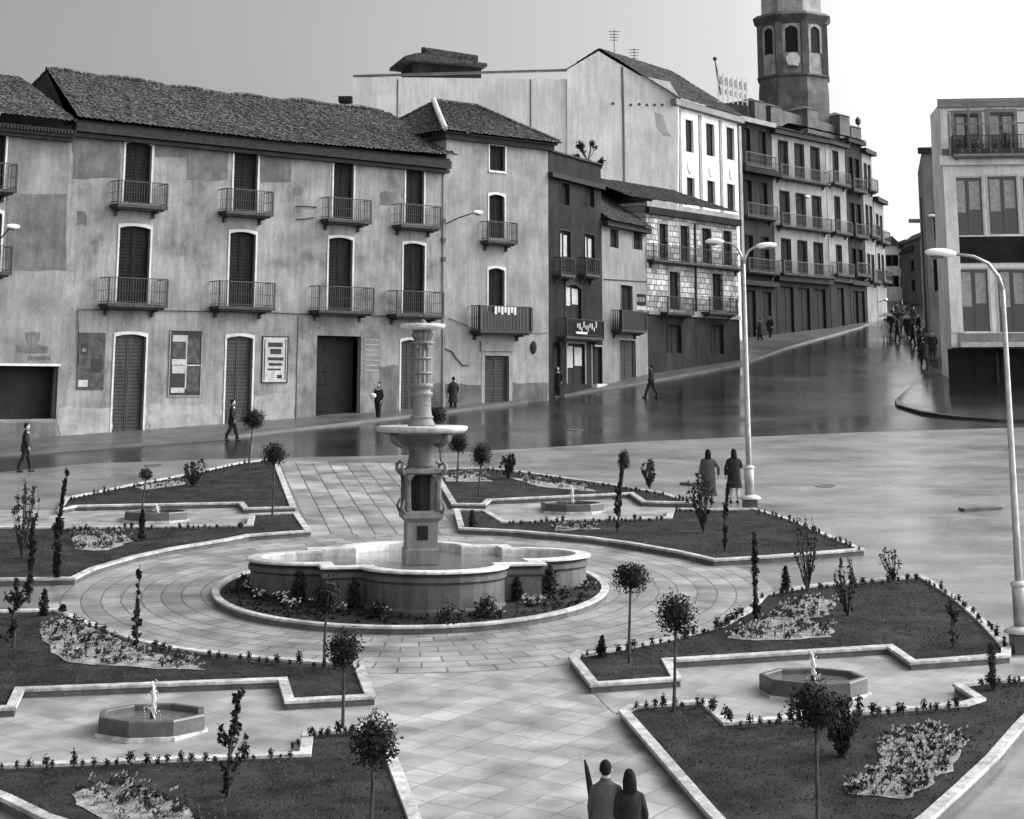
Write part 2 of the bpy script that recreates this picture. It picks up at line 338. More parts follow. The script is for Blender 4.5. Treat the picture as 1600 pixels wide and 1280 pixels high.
# courts round the small fountains
for pts in ([(-200, 1112), (25, 1112), (38, 1080), (436, 1064), (446, 1104), (592, 1092), (602, 1142), (470, 1150), (466, 1182), (-200, 1206)],
            [(915, 1072), (1066, 1066), (1050, 1034), (1386, 1012), (1424, 1040), (1700, 1018), (1700, 1066), (1488, 1074), (1522, 1100), (1140, 1134), (1105, 1100), (960, 1116)],
            [(-150, 800), (100, 797), (120, 792), (374, 788), (382, 798), (464, 796), (468, 804), (390, 808), (386, 824), (100, 828), (-150, 822)],
            [(700, 788), (760, 790), (768, 782), (985, 772), (1002, 786), (1085, 789), (1110, 798), (1045, 797), (1040, 812), (790, 817), (762, 800), (706, 799)]):
    sheet('court_paving', pts, 'court', .016, uv=axuv)
# pavement along the facades (pairs: wall side, kerb side)
def strip(name, inner, outer, mt, h, dz0=-.3):
    mb = MB(); a = [G(*q) for q in inner]; b = [G(*q) for q in outer]; n = len(a)
    for p in a: mb.v.append((p.x, p.y, gz(p.x, p.y)+h))
    for p in b: mb.v.append((p.x, p.y, gz(p.x, p.y)+h))
    for p in b: mb.v.append((p.x, p.y, gz(p.x, p.y)+dz0))
    mb.f = [f for i in range(n-1) for f in ((i+n, i+1+n, i+1, i), (i+2*n, i+1+2*n, i+1+n, i+n))]
    return tag(mb.build(name, mt), kind='structure')
strip('pavement', [(-260, 700), (0, 682), (350, 660), (693, 628), (858, 604), (1013, 577), (1157, 520), (1300, 505), (1400, 488), (1440, 470)],
      [(-260, 735), (0, 714), (350, 687), (700, 646), (870, 622), (1005, 600), (1157, 572), (1230, 545), (1345, 513), (1395, 492)][:9]+[(1415, 480)], 'pave', .13)
# corner pavement on the right
cp = [(1398, 630), (1402, 637), (1440, 648), (1490, 655), (1560, 660), (1700, 662), (1700, 560), (1470, 560), (1420, 600)]
P = [G(*q) for q in cp][::-1]
mb = MB(); mb.prism([(p.x, p.y) for p in P], [gz(p.x, p.y)-.3 for p in P], [gz(p.x, p.y)+.14 for p in P])
tag(mb.build('corner_pavement', 'asphalt'), kind='structure')
mb = MB()
pk = [G(*q) for q in [(1398, 628), (1402, 637), (1440, 648), (1490, 655), (1560, 660), (1700, 662)]]
for a, b in zip(pk, pk[1:]):
    d = (b-a); d.z = 0; d.normalize(); nn = Vector((-d.y, d.x, 0))*.3
    for p, q in ((a, b),): mb.prism([(p.x, p.y), (q.x, q.y), (q.x+nn.x, q.y+nn.y), (p.x+nn.x, p.y+nn.y)], [gz(t.x, t.y)-.2 for t in (p, q, q, p)], [gz(t.x, t.y)+.155 for t in (p, q, q, p)])
tag(mb.build('corner_kerb', 'pave'), kind='structure')
for (x0_, y0_, x1_, y1_, lab_) in ((1507, 800, 1566, 797, 'low stone strip lying flat in the bright plaza left of the right edge lamp'), (1062, 758, 1082, 760, 'short flat stone strip in the plaza left of the two women')):
    a_, b_ = G(x0_, y0_), G(x1_, y1_); e_ = b_-a_; q_ = Vector((-e_.y, e_.x, 0)).normalized()*.35; pp = [a_, b_, b_+q_, a_+q_]
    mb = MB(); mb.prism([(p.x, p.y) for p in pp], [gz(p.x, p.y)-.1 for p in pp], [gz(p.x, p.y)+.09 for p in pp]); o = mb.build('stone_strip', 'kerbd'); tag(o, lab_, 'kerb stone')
for x_, y_, lab_ in ((1290, 760, 'round iron drain cover in the bright plaza right of the lamp'), (900, 672, 'round iron drain cover on the dark road below the dark narrow house'), (240, 728, 'round iron drain cover at the left end of the dark road')):
    p = G(x_, y_); mb = MB(); mb.lathe([(.36, -.05), (.36, .02), (.30, .02), (.29, .012), (0.02, .012)], 20); o = mb.build('drain_cover', 'pave'); o.location = (p.x, p.y, p.z+.004); o.rotation_euler = (.0777, 0, 0); tag(o, lab_, 'drain cover', 'iron drain covers')
# ================================================================== lawns with kerbs
random.seed(5)
def inset(P, d):
    n = len(P); out = []
    for i in range(n):
        a, b, c = P[i-1], P[i], P[(i+1) % n]
        e1 = (b-a).normalized(); e2 = (c-b).normalized(); n1 = Vector((-e1.y, e1.x)); n2 = Vector((-e2.y, e2.x))
        k = 1+n1.dot(n2); m = (n1+n2)/max(k, .35); out.append(b+m*d)
    return out
def area(P): return sum(P[i-1].x*P[i].y-P[i].x*P[i-1].y for i in range(len(P)))/2
def pip(P, x, y):
    c = False; n = len(P); j = n-1
    for i in range(n):
        if (P[i].y > y) != (P[j].y > y) and x < (P[j].x-P[i].x)*(y-P[i].y)/(P[j].y-P[i].y)+P[i].x: c = not c
        j = i
    return c
BLADES = MB()
def lawn(pts, kw=.21, kh=.18, dens=1.0, dark=False):
    P = [G(*q, kh*.6) for q in pts]; P = [Vector((p.x, p.y)) for p in P]
    if area(P) < 0: P = P[::-1]
    Q = inset(P, kw); n = len(P)
    g = lambda p: gz(p.x, p.y)
    P2 = inset(P, .03); P1 = inset(P, .008)
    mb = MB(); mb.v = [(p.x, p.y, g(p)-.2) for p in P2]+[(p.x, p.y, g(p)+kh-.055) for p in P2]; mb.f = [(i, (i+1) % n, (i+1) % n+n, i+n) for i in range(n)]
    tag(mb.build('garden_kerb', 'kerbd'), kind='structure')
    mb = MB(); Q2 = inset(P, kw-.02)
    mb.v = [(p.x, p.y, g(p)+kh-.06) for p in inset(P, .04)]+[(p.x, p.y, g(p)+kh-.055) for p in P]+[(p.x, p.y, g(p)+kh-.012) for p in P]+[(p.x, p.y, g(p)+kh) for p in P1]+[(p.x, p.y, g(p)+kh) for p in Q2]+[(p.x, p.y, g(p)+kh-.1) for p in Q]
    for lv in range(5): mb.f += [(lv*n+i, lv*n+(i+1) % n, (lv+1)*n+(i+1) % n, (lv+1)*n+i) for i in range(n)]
    tag(mb.build('kerb_top', 'kerb'), kind='structure')
    mb = MB(); mb.v = [(p.x, p.y, g(p)+kh-.04) for p in Q]; mb.f = [tuple(range(n))]
    tag(mb.build('lawn', 'grass'), kind='structure')
    x0, x1 = min(p.x for p in Q), max(p.x for p in Q); y0, y1 = min(p.y for p in Q), max(p.y for p in Q)
    for _ in range(int((x1-x0)*(y1-y0)*120*dens*(30/max(y0, 30))**1.3)):
        x, y = random.uniform(x0, x1), random.uniform(y0, y1)
        if not pip(Q, x, y): continue
        if abs(x/y) > .32: continue
        h = random.uniform(.015, .045); a = random.uniform(0, 6.3); wd = .016; z = gz(x, y)+kh-.045
        dx, dy = math.cos(a)*wd, math.sin(a)*wd
        o = len(BLADES.v); BLADES.v += [(x-dx, y-dy, z), (x+dx, y+dy, z), (x+random.uniform(-.04, .04), y+random.uniform(-.04, .04), z+h)]; BLADES.f.append((o, o+1, o+2))
    return Q
BL1 = [(566, 1040), (500, 1037), (400, 1029), (330, 1022), (270, 1014), (220, 1003), (175, 988), (130, 972), (92, 955), (-190, 962), (-190, 1120), (25, 1112), (38, 1083), (434, 1068), (444, 1102), (588, 1094)]
BL2 = [(602, 1140), (472, 1148), (467, 1181), (-120, 1204), (-70, 1226), (0, 1254), (60, 1284), (200, 1330), (420, 1365), (690, 1365), (655, 1277)]
BR1 = [(888, 1032), (903, 1019), (917, 1024), (985, 1012), (1052, 998), (1120, 980), (1165, 955), (1187, 931), (1260, 918), (1350, 910), (1442, 902), (1500, 938), (1545, 978), (1580, 1016), (1580, 1029), (1422, 1041), (1386, 1016), (1050, 1037), (1066, 1066), (922, 1076)]
BR2 = [(966, 1116), (985, 1106), (1105, 1098), (1142, 1131), (1500, 1103), (1522, 1096), (1488, 1074), (1530, 1068), (1720, 1056), (1650, 1090), (1602, 1140), (1560, 1190), (1510, 1238), (1460, 1284), (1390, 1335), (1195, 1372), (1102, 1276)]
TR2 = [(672, 735), (760, 733), (830, 741), (950, 758), (1040, 773), (1085, 789), (1002, 787), (983, 774), (768, 784), (760, 791), (705, 791)]
TR1 = [(708, 798), (762, 800), (790, 817), (1040, 811), (1045, 797), (1120, 798), (1180, 797), (1240, 815), (1310, 845), (1352, 862), (1200, 874), (1115, 879), (1060, 866), (980, 852), (912, 843), (800, 833), (716, 829)]
TL2 = [(98, 781), (190, 762), (300, 741), (365, 726), (432, 718), (440, 738), (463, 796), (380, 798), (372, 789), (120, 794), (90, 800)]
TL1 = [(-190, 824), (100, 827), (385, 823), (389, 806), (466, 803), (487, 833), (390, 840), (350, 848), (275, 860), (215, 873), (150, 892), (118, 908), (-190, 912)]
LAWNS = {k: lawn(v) for k, v in dict(BL1=BL1, BL2=BL2, BR1=BR1, BR2=BR2, TR2=TR2, TR1=TR1, TL2=TL2, TL1=TL1).items()}
tag(BLADES.build('grass', 'blade'), kind='stuff')
# ================================================================== fountain bed + fountain
def circ(c, r, n=64): return [Vector((c.x+r*math.cos(2*math.pi*k/n), c.y+r*math.sin(2*math.pi*k/n))) for k in range(n)]
bedC = Vector((-2.40, 44.55)); BEDR = 4.70
mb = MB(); A_, B_ = circ(bedC, BEDR), circ(bedC, BEDR-.2); n = 64
A3 = circ(bedC, BEDR-.03)
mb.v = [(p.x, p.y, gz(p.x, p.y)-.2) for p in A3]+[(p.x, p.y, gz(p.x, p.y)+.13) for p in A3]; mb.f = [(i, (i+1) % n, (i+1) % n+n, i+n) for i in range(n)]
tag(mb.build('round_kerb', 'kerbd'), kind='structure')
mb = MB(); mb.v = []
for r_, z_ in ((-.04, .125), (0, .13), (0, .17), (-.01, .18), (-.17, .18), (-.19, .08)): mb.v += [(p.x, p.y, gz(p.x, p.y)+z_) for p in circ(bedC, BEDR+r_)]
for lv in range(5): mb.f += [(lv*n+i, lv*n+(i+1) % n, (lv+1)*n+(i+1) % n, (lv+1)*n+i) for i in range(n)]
tag(mb.build('kerb_top', 'kerb'), kind='structure')
mb = MB(); mb.v = [(p.x, p.y, gz(p.x, p.y)+.13) for p in B_]; mb.f = [tuple(range(n))]
tag(mb.build('round_lawn', 'grass'), kind='structure')
FZ = -5.0
FC = Vector((C0.x+.2, C0.y, 0))
ft = empty('fountain', (FC.x, FC.y, FZ), 0, 'large tiered stone fountain with a four lobed basin at the centre of the gardens', 'fountain')
def quatre(s, d, r, arc=14):
    # closed outline of a square (half size s) with a circular lobe (radius r, centre at d) on each side
    out = []; rot = -PHI
    h = s-d; t0 = math.acos(max(-1, min(1, h/r)))
    for q in range(4):
        base = -math.pi/2+q*math.pi/2
        cx, cy = d*math.cos(base), d*math.sin(base)
        out.append((q, 'c', s))
        for k in range(arc+1):
            a = base-t0+2*t0*k/arc
            out.append((cx+r*math.cos(a), cy+r*math.sin(a)))
    res = []
    for e in out:
        if e[1] == 'c':
            a = -math.pi/2+e[0]*math.pi/2-math.pi/4; res.append((s*math.sqrt(2)*math.cos(a), s*math.sqrt(2)*math.sin(a)))
        else: res.append(e)
    c, sn = math.cos(rot), math.sin(rot)
    return [(x*c-y*sn, x*sn+y*c) for x, y in res]
frontXY = (FC.x-AX.x*4.05, FC.y-AX.y*4.05)
RIMZ = zat(frontXY[0], frontXY[1], 893)-FZ
def qwall(prof, name, mt, parent):      # prof: (outset, z)
    mb = MB(); rings = [quatre(2.5+o, 2.45, 1.62+o) for o, z in prof]; n = len(rings[0])
    for r_, (o, z) in zip(rings, prof): mb.v += [(x, y, z) for x, y in r_]
    for i in range(len(prof)-1): mb.f += [(i*n+k, i*n+(k+1) % n, (i+1)*n+(k+1) % n, (i+1)*n+k) for k in range(n)]
    return mb.build(name, mt, parent)
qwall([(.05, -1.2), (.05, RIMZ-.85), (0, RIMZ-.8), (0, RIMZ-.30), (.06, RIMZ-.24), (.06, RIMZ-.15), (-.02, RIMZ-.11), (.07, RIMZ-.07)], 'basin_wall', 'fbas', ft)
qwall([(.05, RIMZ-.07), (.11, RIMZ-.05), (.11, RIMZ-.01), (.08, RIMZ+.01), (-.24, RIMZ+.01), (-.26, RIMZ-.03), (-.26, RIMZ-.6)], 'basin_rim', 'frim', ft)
mb = MB(); q = quatre(2.26, 2.45, 1.38); mb.v = [(x, y, RIMZ-.20) for x, y in q]; mb.f = [tuple(range(len(q)))]
mb.build('basin_water', 'water', ft)
px = lambda y: zat(FC.x, FC.y, y)-FZ
k_ = 1/ppm(C0.y)
def prof(l): return [(w_*k_, px(y)) for w_, y in l]
mb = MB(); sq = math.pi/4
mb.lathe(prof([(36, 880), (36, 858), (33, 855), (33, 815), (38, 811), (43, 808), (43, 800), (38, 797)]), 4, a0=sq-PHI)
mb.build('pedestal', 'fst', ft)
mb = MB(); mb.box(-.13, .13, -33*k_*.72, -33*k_*.72-.02, px(842), px(820)); o = mb.build('spout_niche', 'black', ft); o.rotation_euler = (0, 0, -PHI)
# arcaded drum: four piers, dark core, arches
mb = MB()
for a in range(4):
    t = sq-PHI+a*math.pi/2; x, y = 33*k_*math.cos(t), 33*k_*math.sin(t); mb.lathe([(.10, px(797)), (.09, px(792)), (.075, px(750)), (.10, px(745)), (.10, px(741))], 8, x, y)
for a in range(4):
    t = -PHI+a*math.pi/2; n_ = 10
    c, s = math.cos(t), math.sin(t); L = 25*k_
    arc = [(L*math.cos(math.pi*i/n_)*.82, px(757)+L*.8*math.sin(math.pi*i/n_)) for i in range(n_+1)]
    out = [(L*1.0 if i < n_/2 else (-L if i > n_/2 else 0), px(740)) for i in range(n_+1)]
    m2 = MB(); m2.ringxz(arc, out, -L-.06, -L+.06)
    for v in m2.v: pass
    mb.add([(v[0]*c-v[1]*s, v[0]*s+v[1]*c, v[2]) for v in m2.v], m2.f)
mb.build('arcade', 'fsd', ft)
mb = MB(); mb.lathe([(.33, px(797)), (.33, px(741))], 8); mb.build('dark_core', 'black', ft)
mb = MB(); mb.lathe(prof([(30, 741), (43, 738), (43, 733), (30, 731), (25, 729)]), 4, a0=sq-PHI); mb.build('drum_cornice', 'fst', ft)
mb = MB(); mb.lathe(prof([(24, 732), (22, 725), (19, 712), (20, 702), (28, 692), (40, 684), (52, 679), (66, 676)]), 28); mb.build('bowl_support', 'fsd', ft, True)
mb = MB(); mb.lathe(prof([(62, 677), (70, 673), (72, 668), (71, 666), (64, 665), (40, 667), (16, 667)]), 40); mb.build('bowl', 'frim', ft, True)
for a in range(4):
    t = sq*0-PHI+a*math.pi/2+.6; c, s = math.cos(t), math.sin(t); mb = MB()
    mb.tube([(c*r_*k_, s*r_*k_, px(y)) for r_, y in ((58, 678), (56, 686), (48, 692), (40, 696), (32, 694))], [.09, .10, .08, .06, .04], 8)
    mb.build('bracket', 'fsd', ft, True)
mb = MB(); mb.lathe(prof([(22, 667), (21, 663), (17, 655), (14.5, 640), (14, 622), (15, 619), (17, 617), (17, 614), (14, 612), (14, 607), (17.5, 605), (17.5, 601), (15, 599)]), 20); mb.build('column_base', 'fst', ft, True)
mb = MB()
for z0_, z1_ in ((599, 524),):
    n = 24
    pr = [(14.5, 599), (14, 560), (13.5, 532), (17, 526), (18, 522), (14, 518), (20, 515)]
    o = len(mb.v)
    for r_, y in pr:
        for k in range(n): t = 2*math.pi*k/n; rr = r_*k_*(1 if k % 2 else .86); mb.v.append((rr*math.cos(t), rr*math.sin(t), px(y)))
    for i in range(len(pr)-1): mb.f += [(o+i*n+k, o+i*n+(k+1) % n, o+(i+1)*n+(k+1) % n, o+(i+1)*n+k) for k in range(n)]
mb.build('fluted_column', 'fst', ft)
for t in (-.9, -2.2, .7, 2.3):
    mb = MB(); mb.ell((13*k_*math.cos(t), 13*k_*math.sin(t), px(541)), (.06, .06, .10), 8, 6); mb.build('carved_head', 'fst', ft, True)
mb = MB(); mb.lathe(prof([(16, 516), (34, 513), (35.5, 510), (35.5, 507), (30, 506), (8, 507)]), 32); mb.build('top_bowl', 'frim', ft, True)
mb = MB(); mb.lathe(prof([(5, 508), (6, 504), (3, 500), (1, 499)]), 10); mb.build('finial', 'fsd', ft, True)
for a in range(4):
    t = sq-PHI+a*math.pi/2; c_, s_ = math.cos(t), math.sin(t)
    mb = MB(); mb.tube([(c_*r_*k_, s_*r_*k_, px(y)) for r_, y in ((40, 741), (47, 735), (48, 727), (42, 722), (36, 726))], [.05, .055, .05, .04, .03], 8); mb.build('corner_scroll', 'fst', ft, True)
    mb = MB(); mb.tube([(c_*r_*k_, s_*r_*k_, px(y)) for r_, y in ((40, 800), (46, 792), (41, 780))], [.05, .04, .02], 8); mb.build('corner_scroll', 'fst', ft, True)
for y, r_ in ((652, 19), (632, 15.5), (583, 17), (560, 16.5), (536, 19)):
    mb = MB(); mb.lathe([((r_-2)*k_, px(y+2)), (r_*k_, px(y)), ((r_-2)*k_, px(y-2))], 20); mb.build('column_ring', 'fst', ft, True)
# small octagonal fountains
def pool(x, y, wpx, hpx, jet, label, wl=.32):
    c = G(x, y); r = wpx/2/ppm(c.y); z = gz(c.x, c.y)
    e = empty('small_fountain', (c.x, c.y, z), 0, label, 'fountain', 'octagonal fountains in the garden courts')
    h = hpx/ppm(c.y)
    mb = MB(); a0 = math.pi/8-PHI
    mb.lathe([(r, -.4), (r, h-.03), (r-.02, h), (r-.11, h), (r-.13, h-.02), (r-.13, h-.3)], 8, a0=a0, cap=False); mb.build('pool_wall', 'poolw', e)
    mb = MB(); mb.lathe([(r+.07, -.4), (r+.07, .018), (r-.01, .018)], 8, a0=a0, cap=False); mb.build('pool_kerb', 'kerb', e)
    mb = MB(); mb.v = [((r-.12)*math.cos(a0+k*math.pi/4), (r-.12)*math.sin(a0+k*math.pi/4), h-.10) for k in range(8)]; mb.f = [tuple(range(8))]; mb.build('pool_water', 'water', e)
    mb = MB(); jh = jet/ppm(c.y); n = 14
    for q in range(3):
        mb.tube([(.02*math.sin(i*1.3+q)+q*.015, .02*math.cos(i*1.7+q), h-.1+jh*i/n*(1-.12*q)) for i in range(n+1)], [.017*(1-.35*i/n)*random.uniform(.8, 1.2)+.004 for i in range(n+1)], 7)
    for i in range(60):
        t = random.random()*1.05; a = random.uniform(0, 6.28); rr = random.uniform(.01, .07+.12*(1-t)); mb.ell((rr*math.cos(a), rr*math.sin(a), h-.1+jh*t), (.008, .008, .016), 5, 3)
        mb.build('water_jet', 'jet', e, True)
    mb = MB(); mb.lathe([(.05, -.1), (.04, h)], 8); mb.build('nozzle', 'iron', e)
pool(237, 1139, 168, 24, 52, 'octagonal dark walled fountain with a jet in the near left garden court')
pool(1271, 1081, 162, 24, 42, 'octagonal dark walled fountain with a jet in the near right garden court')
pool(244, 812, 102, 13, 15, 'octagonal dark walled fountain with a low jet in the far left garden court')
pool(894, 798, 98, 12, 30, 'octagonal dark walled fountain with a jet in the far right garden court')
# ================================================================== buildings
class Bld:
    def __init__(s, name, label, cat, P0, P1, zb=None, group=None):
        s.P0 = Vector((P0[0], P0[1], 0)); d = Vector((P1[0], P1[1], 0))-s.P0; s.L = d.length; s.U = d.normalized(); s.I = Vector((-s.U.y, s.U.x, 0))
        s.zb = gz(P0[0], P0[1]) if zb is None else zb
        s.root = empty(name, (P0[0], P0[1], s.zb), math.atan2(s.U.y, s.U.x), label, cat, group); s.ops = []
    def px(s, x, y, v=0):     # image point -> (u, z) on the plane v metres inside the facade
        d = ray(x, y); t = (s.P0.dot(s.I)+v)/d.dot(s.I); P = d*t
        return (P-s.P0).dot(s.U), P.z-s.zb
    def z(s, x, y, v=0): return s.px(x, y, v)[1]
    def op(s, x0, x1, yt, yb):
        ym = (yt+yb)/2; xm = (x0+x1)/2
        r = (s.px(x0, ym)[0], s.px(x1, ym)[0], s.z(xm, yb), s.z(xm, yt)); s.ops.append(r); return r
    def wall(s, z1, depth, mt, z0=-3, u0=0, u1=None, name='wall', rec=.22, ops=None):
        u1 = s.L if u1 is None else u1; ops = s.ops if ops is None else ops
        zl, zr = z1 if hasattr(z1, '__len__') else (z1, z1)
        top = min(zl, zr)
        us = sorted({u0, u1} | {round(v, 4) for o in ops for v in o[:2] if u0 < v < u1}); zs = sorted({z0, top} | {round(v, 4) for o in ops for v in o[2:] if z0 < v < top})
        mb = MB(); q = mb.add
        for i in range(len(us)-1):
            for j in range(len(zs)-1):
                a, b, c, d = us[i], us[i+1], zs[j], zs[j+1]; um, zm = (a+b)/2, (c+d)/2
                if any(o[0] < um < o[1] and o[2] < zm < o[3] for o in ops): continue
                q([(a, 0, c), (b, 0, c), (b, 0, d), (a, 0, d)], [(0, 1, 2, 3)])
        for o in ops:
            a, b, c, d = o; r = rec
            q([(a, 0, c), (a, r, c), (a, r, d), (a, 0, d)], [(0, 1, 2, 3)]); q([(b, 0, c), (b, r, c), (b, r, d), (b, 0, d)], [(3, 2, 1, 0)])
            q([(a, 0, d), (a, r, d), (b, r, d), (b, 0, d)], [(0, 1, 2, 3)]); q([(a, 0, c), (b, 0, c), (b, r, c), (a, r, c)], [(0, 1, 2, 3)])
        if zl != zr: q([(u0, 0, top), (u1, 0, top), (u1, 0, zr), (u0, 0, zl)], [(0, 1, 2, 3)])
        D = depth
        q([(u0, 0, z0), (u0, D, z0), (u0, D, zl), (u0, 0, zl)], [(3, 2, 1, 0)]); q([(u1, 0, z0), (u1, D, z0), (u1, D, zr), (u1, 0, zr)], [(0, 1, 2, 3)])
        q([(u0, D, z0), (u1, D, z0), (u1, D, zr), (u0, D, zl)], [(3, 2, 1, 0)]); q([(u0, 0, zl), (u1, 0, zr), (u1, D, zr), (u0, D, zl)], [(0, 1, 2, 3)])
        return mb.build(name, mt, s.root)
    def bar(s, name, mt, u0, u1, v0, v1, z0, z1, parent=None):
        mb = MB(); mb.box(u0, u1, v0, v1, z0, z1); return mb.build(name, mt, parent or s.root)
def archpts(a, b, c, d, rise, n=8, closed=False):
    p = [(a, c)]
    for i in range(n+1): t = i/n; p.append((a+(b-a)*t, d-rise+rise*4*t*(1-t)))
    return p+[(b, c)]
def window(B, r, frame='white', fw=.095, arch=.11, leaf='shut', kind='window', rec=.18, muntin=True, curtain=False, sill=False):
    a, b, c, d = r; mb = MB(); m = (a+b)/2
    for x0, x1 in ((a, m-.01), (m+.01, b)):
        mb.box(x0, x1, rec, rec+.04, c, d); st = .07
        mb.box(x0, x0+st, rec-.025, rec, c, d); mb.box(x1-st, x1, rec-.025, rec, c, d)
        for zz in (c, c+(d-c)*.36, d-.1): mb.box(x0+st, x1-st, rec-.02, rec, zz, zz+.09)
        if leaf in ('shut', 'door'):
            k = int((d-c)/.16)
            for i in range(k): zz = c+.1+i*(d-c-.15)/k; mb.add([(x0+st, rec-.004, zz), (x1-st, rec-.004, zz), (x1-st, rec-.018, zz+.05), (x0+st, rec-.018, zz+.05)], [(0, 1, 2, 3)])
    w = mb.build(kind, leaf, B.root)
    if curtain:
        mb = MB(); mb.box(a+.12, m-.12, rec-.03, rec-.022, c+(d-c)*.4, d-.15); mb.box(m+.12, b-.1, rec-.03, rec-.022, c+(d-c)*.45, d-.2); mb.build('curtain', 'curt', w)
    if frame:
        rise = min(arch, (b-a)*.2)
        if arch: inn = archpts(a-.005, b+.005, c, d-.01, rise); out = archpts(a-fw, b+fw, c, d+fw+.02, rise*.7)
        else: inn = [(a, c), (a, d), (b, d), (b, c)]; out = [(a-fw, c), (a-fw, d+fw), (b+fw, d+fw), (b+fw, c)]
        mb = MB(); mb.ringxz(inn, out, -.03, .05)
        if arch:
            for i in range(9):
                pass
        if sill: mb.box(a-fw, b+fw, -.06, .03, c-.12, c)
        mb.build('frame', frame, w)
    return w
def balcony(B, u0, u1, z, h=1.0, proj=.75, gap=.13, slab='slab', tt=.02):
    mb = MB(); mb.box(u0, u1, -proj, .0, z-.14, z)
    mb.box(u0+.1, u1-.1, -proj+.15, 0, z-.22, z-.14)
    for uu in (u0+.25, u1-.4): mb.slabxz([(uu, z-.14), (uu+.12, z-.14), (uu+.12, z-.5), (uu, z-.5)], -.12, 0); mb.box(uu, uu+.12, -proj*.6, -.12, z-.3, z-.14)
    b = mb.build('balcony', slab, B.root)
    mb = MB(); p = proj-.04
    for zz, t in ((z+h-.04, .04), (z+.08, .025), (z+h*.5, .012)):
        mb.box(u0+.03, u1-.03, -p-.015, -p+.015, zz, zz+t); mb.box(u0+.03, u0+.06, -p+.015, 0, zz, zz+t); mb.box(u1-.06, u1-.03, -p+.015, 0, zz, zz+t)
    k = max(3, int((u1-u0)/gap))
    for i in range(k+1):
        x = u0+.045+(u1-u0-.09)*i/k; e = tt*1.6 if i in (0, k) else tt/2; mb.box(x-e, x+e, -p-e, -p+e, z, z+h-.04)
    for x in (u0+.045, u1-.045):
        for i in range(1, 5): y = -p+p*i/5; mb.box(x-tt/2, x+tt/2, y-tt/2, y+tt/2, z, z+h-.04)
    mb.build('railing', 'iron', b)
    return b
def tiles(mb, E0, E1, R1, R0, pitch=.26, row=.42, amp=.055, seed=1):
    rnd = random.Random(seed); E0, E1, R1, R0 = map(Vector, (E0, E1, R1, R0)); W = max((E1-E0).length, (R1-R0).length); S = ((R0-E0).length+(R1-E1).length)/2
    nu = max(2, int(W/pitch)); sub = 4; nv = max(2, int(S/row)); nrm = (E1-E0).cross(R0-E0)
    if nrm.length < 1e-6: nrm = (E1-E0).cross(R1-E0)
    nrm.normalize()
    if nrm.z < 0: nrm = -nrm
    jit = [[rnd.uniform(-.02, .02) for _ in range(nu+1)] for _ in range(nv+1)]; cols = nu*sub+1; o = len(mb.v); rows = 0
    for j in range(nv):
        for e, lift in ((0.0, .035), (1.0, .0)):
            t = (j+e)/nv
            if j == 0 and e == 0: t = -0.01
            A = E0.lerp(R0, t); B = E1.lerp(R1, t)
            for i in range(cols):
                s = i/(cols-1); ph = (i % sub)/sub; hh = amp*(math.cos(2*math.pi*ph)*.5+.5)+jit[j][min(i//sub, nu)]
                mb.v.append(tuple(A.lerp(B, s)+nrm*(hh+lift)))
            rows += 1
    for r in range(rows-1):
        for i in range(cols-1): a = o+r*cols+i; mb.f.append((a, a+1, a+1+cols, a+cols))
def roofpart(B, quads, name='roof', mt='tile', under=None, pitch=.26):
    mb = MB()
    for i, q in enumerate(quads): tiles(mb, *q, seed=i+3, pitch=pitch)
    return mb.build(name, mt, B.root)
A1p = G(83, 687); A5p = G(800, 632); UA = (A5p-A1p); UA.z = 0; UA.normalize()
def lineA(x):             # world point of facade line under image x at the base
    d = ray(x, 670); n_ = Vector((-UA.y, UA.x, 0)); t = A1p.dot(n_)/d.dot(n_); return d*t
# ---- A : long three-storey house
P0, P1 = lineA(88), lineA(694)
A = Bld('long_house', 'long three storey plastered house with a sagging tiled roof and white framed balcony windows', 'house', P0, P1)
w3 = [(195, 236, 222, 318), (365, 402, 235, 330), (521, 552, 250, 342), (634, 662, 262, 350)]
w2 = [(185, 233, 353, 474), (358, 398, 362, 479), (513, 550, 371, 485), (630, 663, 380, 490)]
gd = [(177, 225, 522, 690), (352, 393, 525, 690), (626, 654, 531, 670)]
R3 = [A.op(*q) for q in w3]; R2 = [A.op(*q) for q in w2]; RG = [A.op(*q) for q in gd]; RGate = A.op(493, 562, 525, 690)
ze = (A.z(120, 205)+A.z(690, 248))/2
A.wall(ze, 9, 'plA')
for r in R3+R2: window(A, r)
for r in RG: window(A, r, leaf='door', kind='door', muntin=False)
a, b, c, d = RGate
mb = MB(); mb.box(a, b, .6, .65, c, d); mb.build('dark_passage', 'black', A.root)
mb = MB(); mb.box(a, a+1.0, .35, .40, c, d-.1)
for i in range(6): mb.box(a+.08, a+.92, .32, .35, c+.2+i*.62, c+.7+i*.62)
mb.build('gate_leaf', 'shut', A.root)
sl, sr = A.px(463, 600)[0], A.px(592, 600)[0]
mb = MB(); zt_ = A.z(528, 496)
mb.box(sl, a-.002, -.05, .12, -2, zt_); mb.box(b+.002, sr, -.05, .12, -2, zt_); mb.box(a-.002, b+.002, -.05, .12, d, zt_)
g_ = mb.build('gate_surround', 'stoneg', A.root)
mb = MB()
for i in range(7): zz = A.z(585, 530+i*8); mb.box(b+.25, sr-.05, -.065, -.051, zz-.06, zz)
mb.build('carved_blocks', 'patchl', g_)
for (x0, x1, y) in ((176, 255, 320), (346, 420, 331), (505, 573, 343), (618, 682, 352)):
    m = (x0+x1)/2; u0, u1 = A.px(x0, y, -.3)[0], A.px(x1, y, -.3)[0]; balcony(A, u0, u1, A.z(m, y, -.7), 1.05)
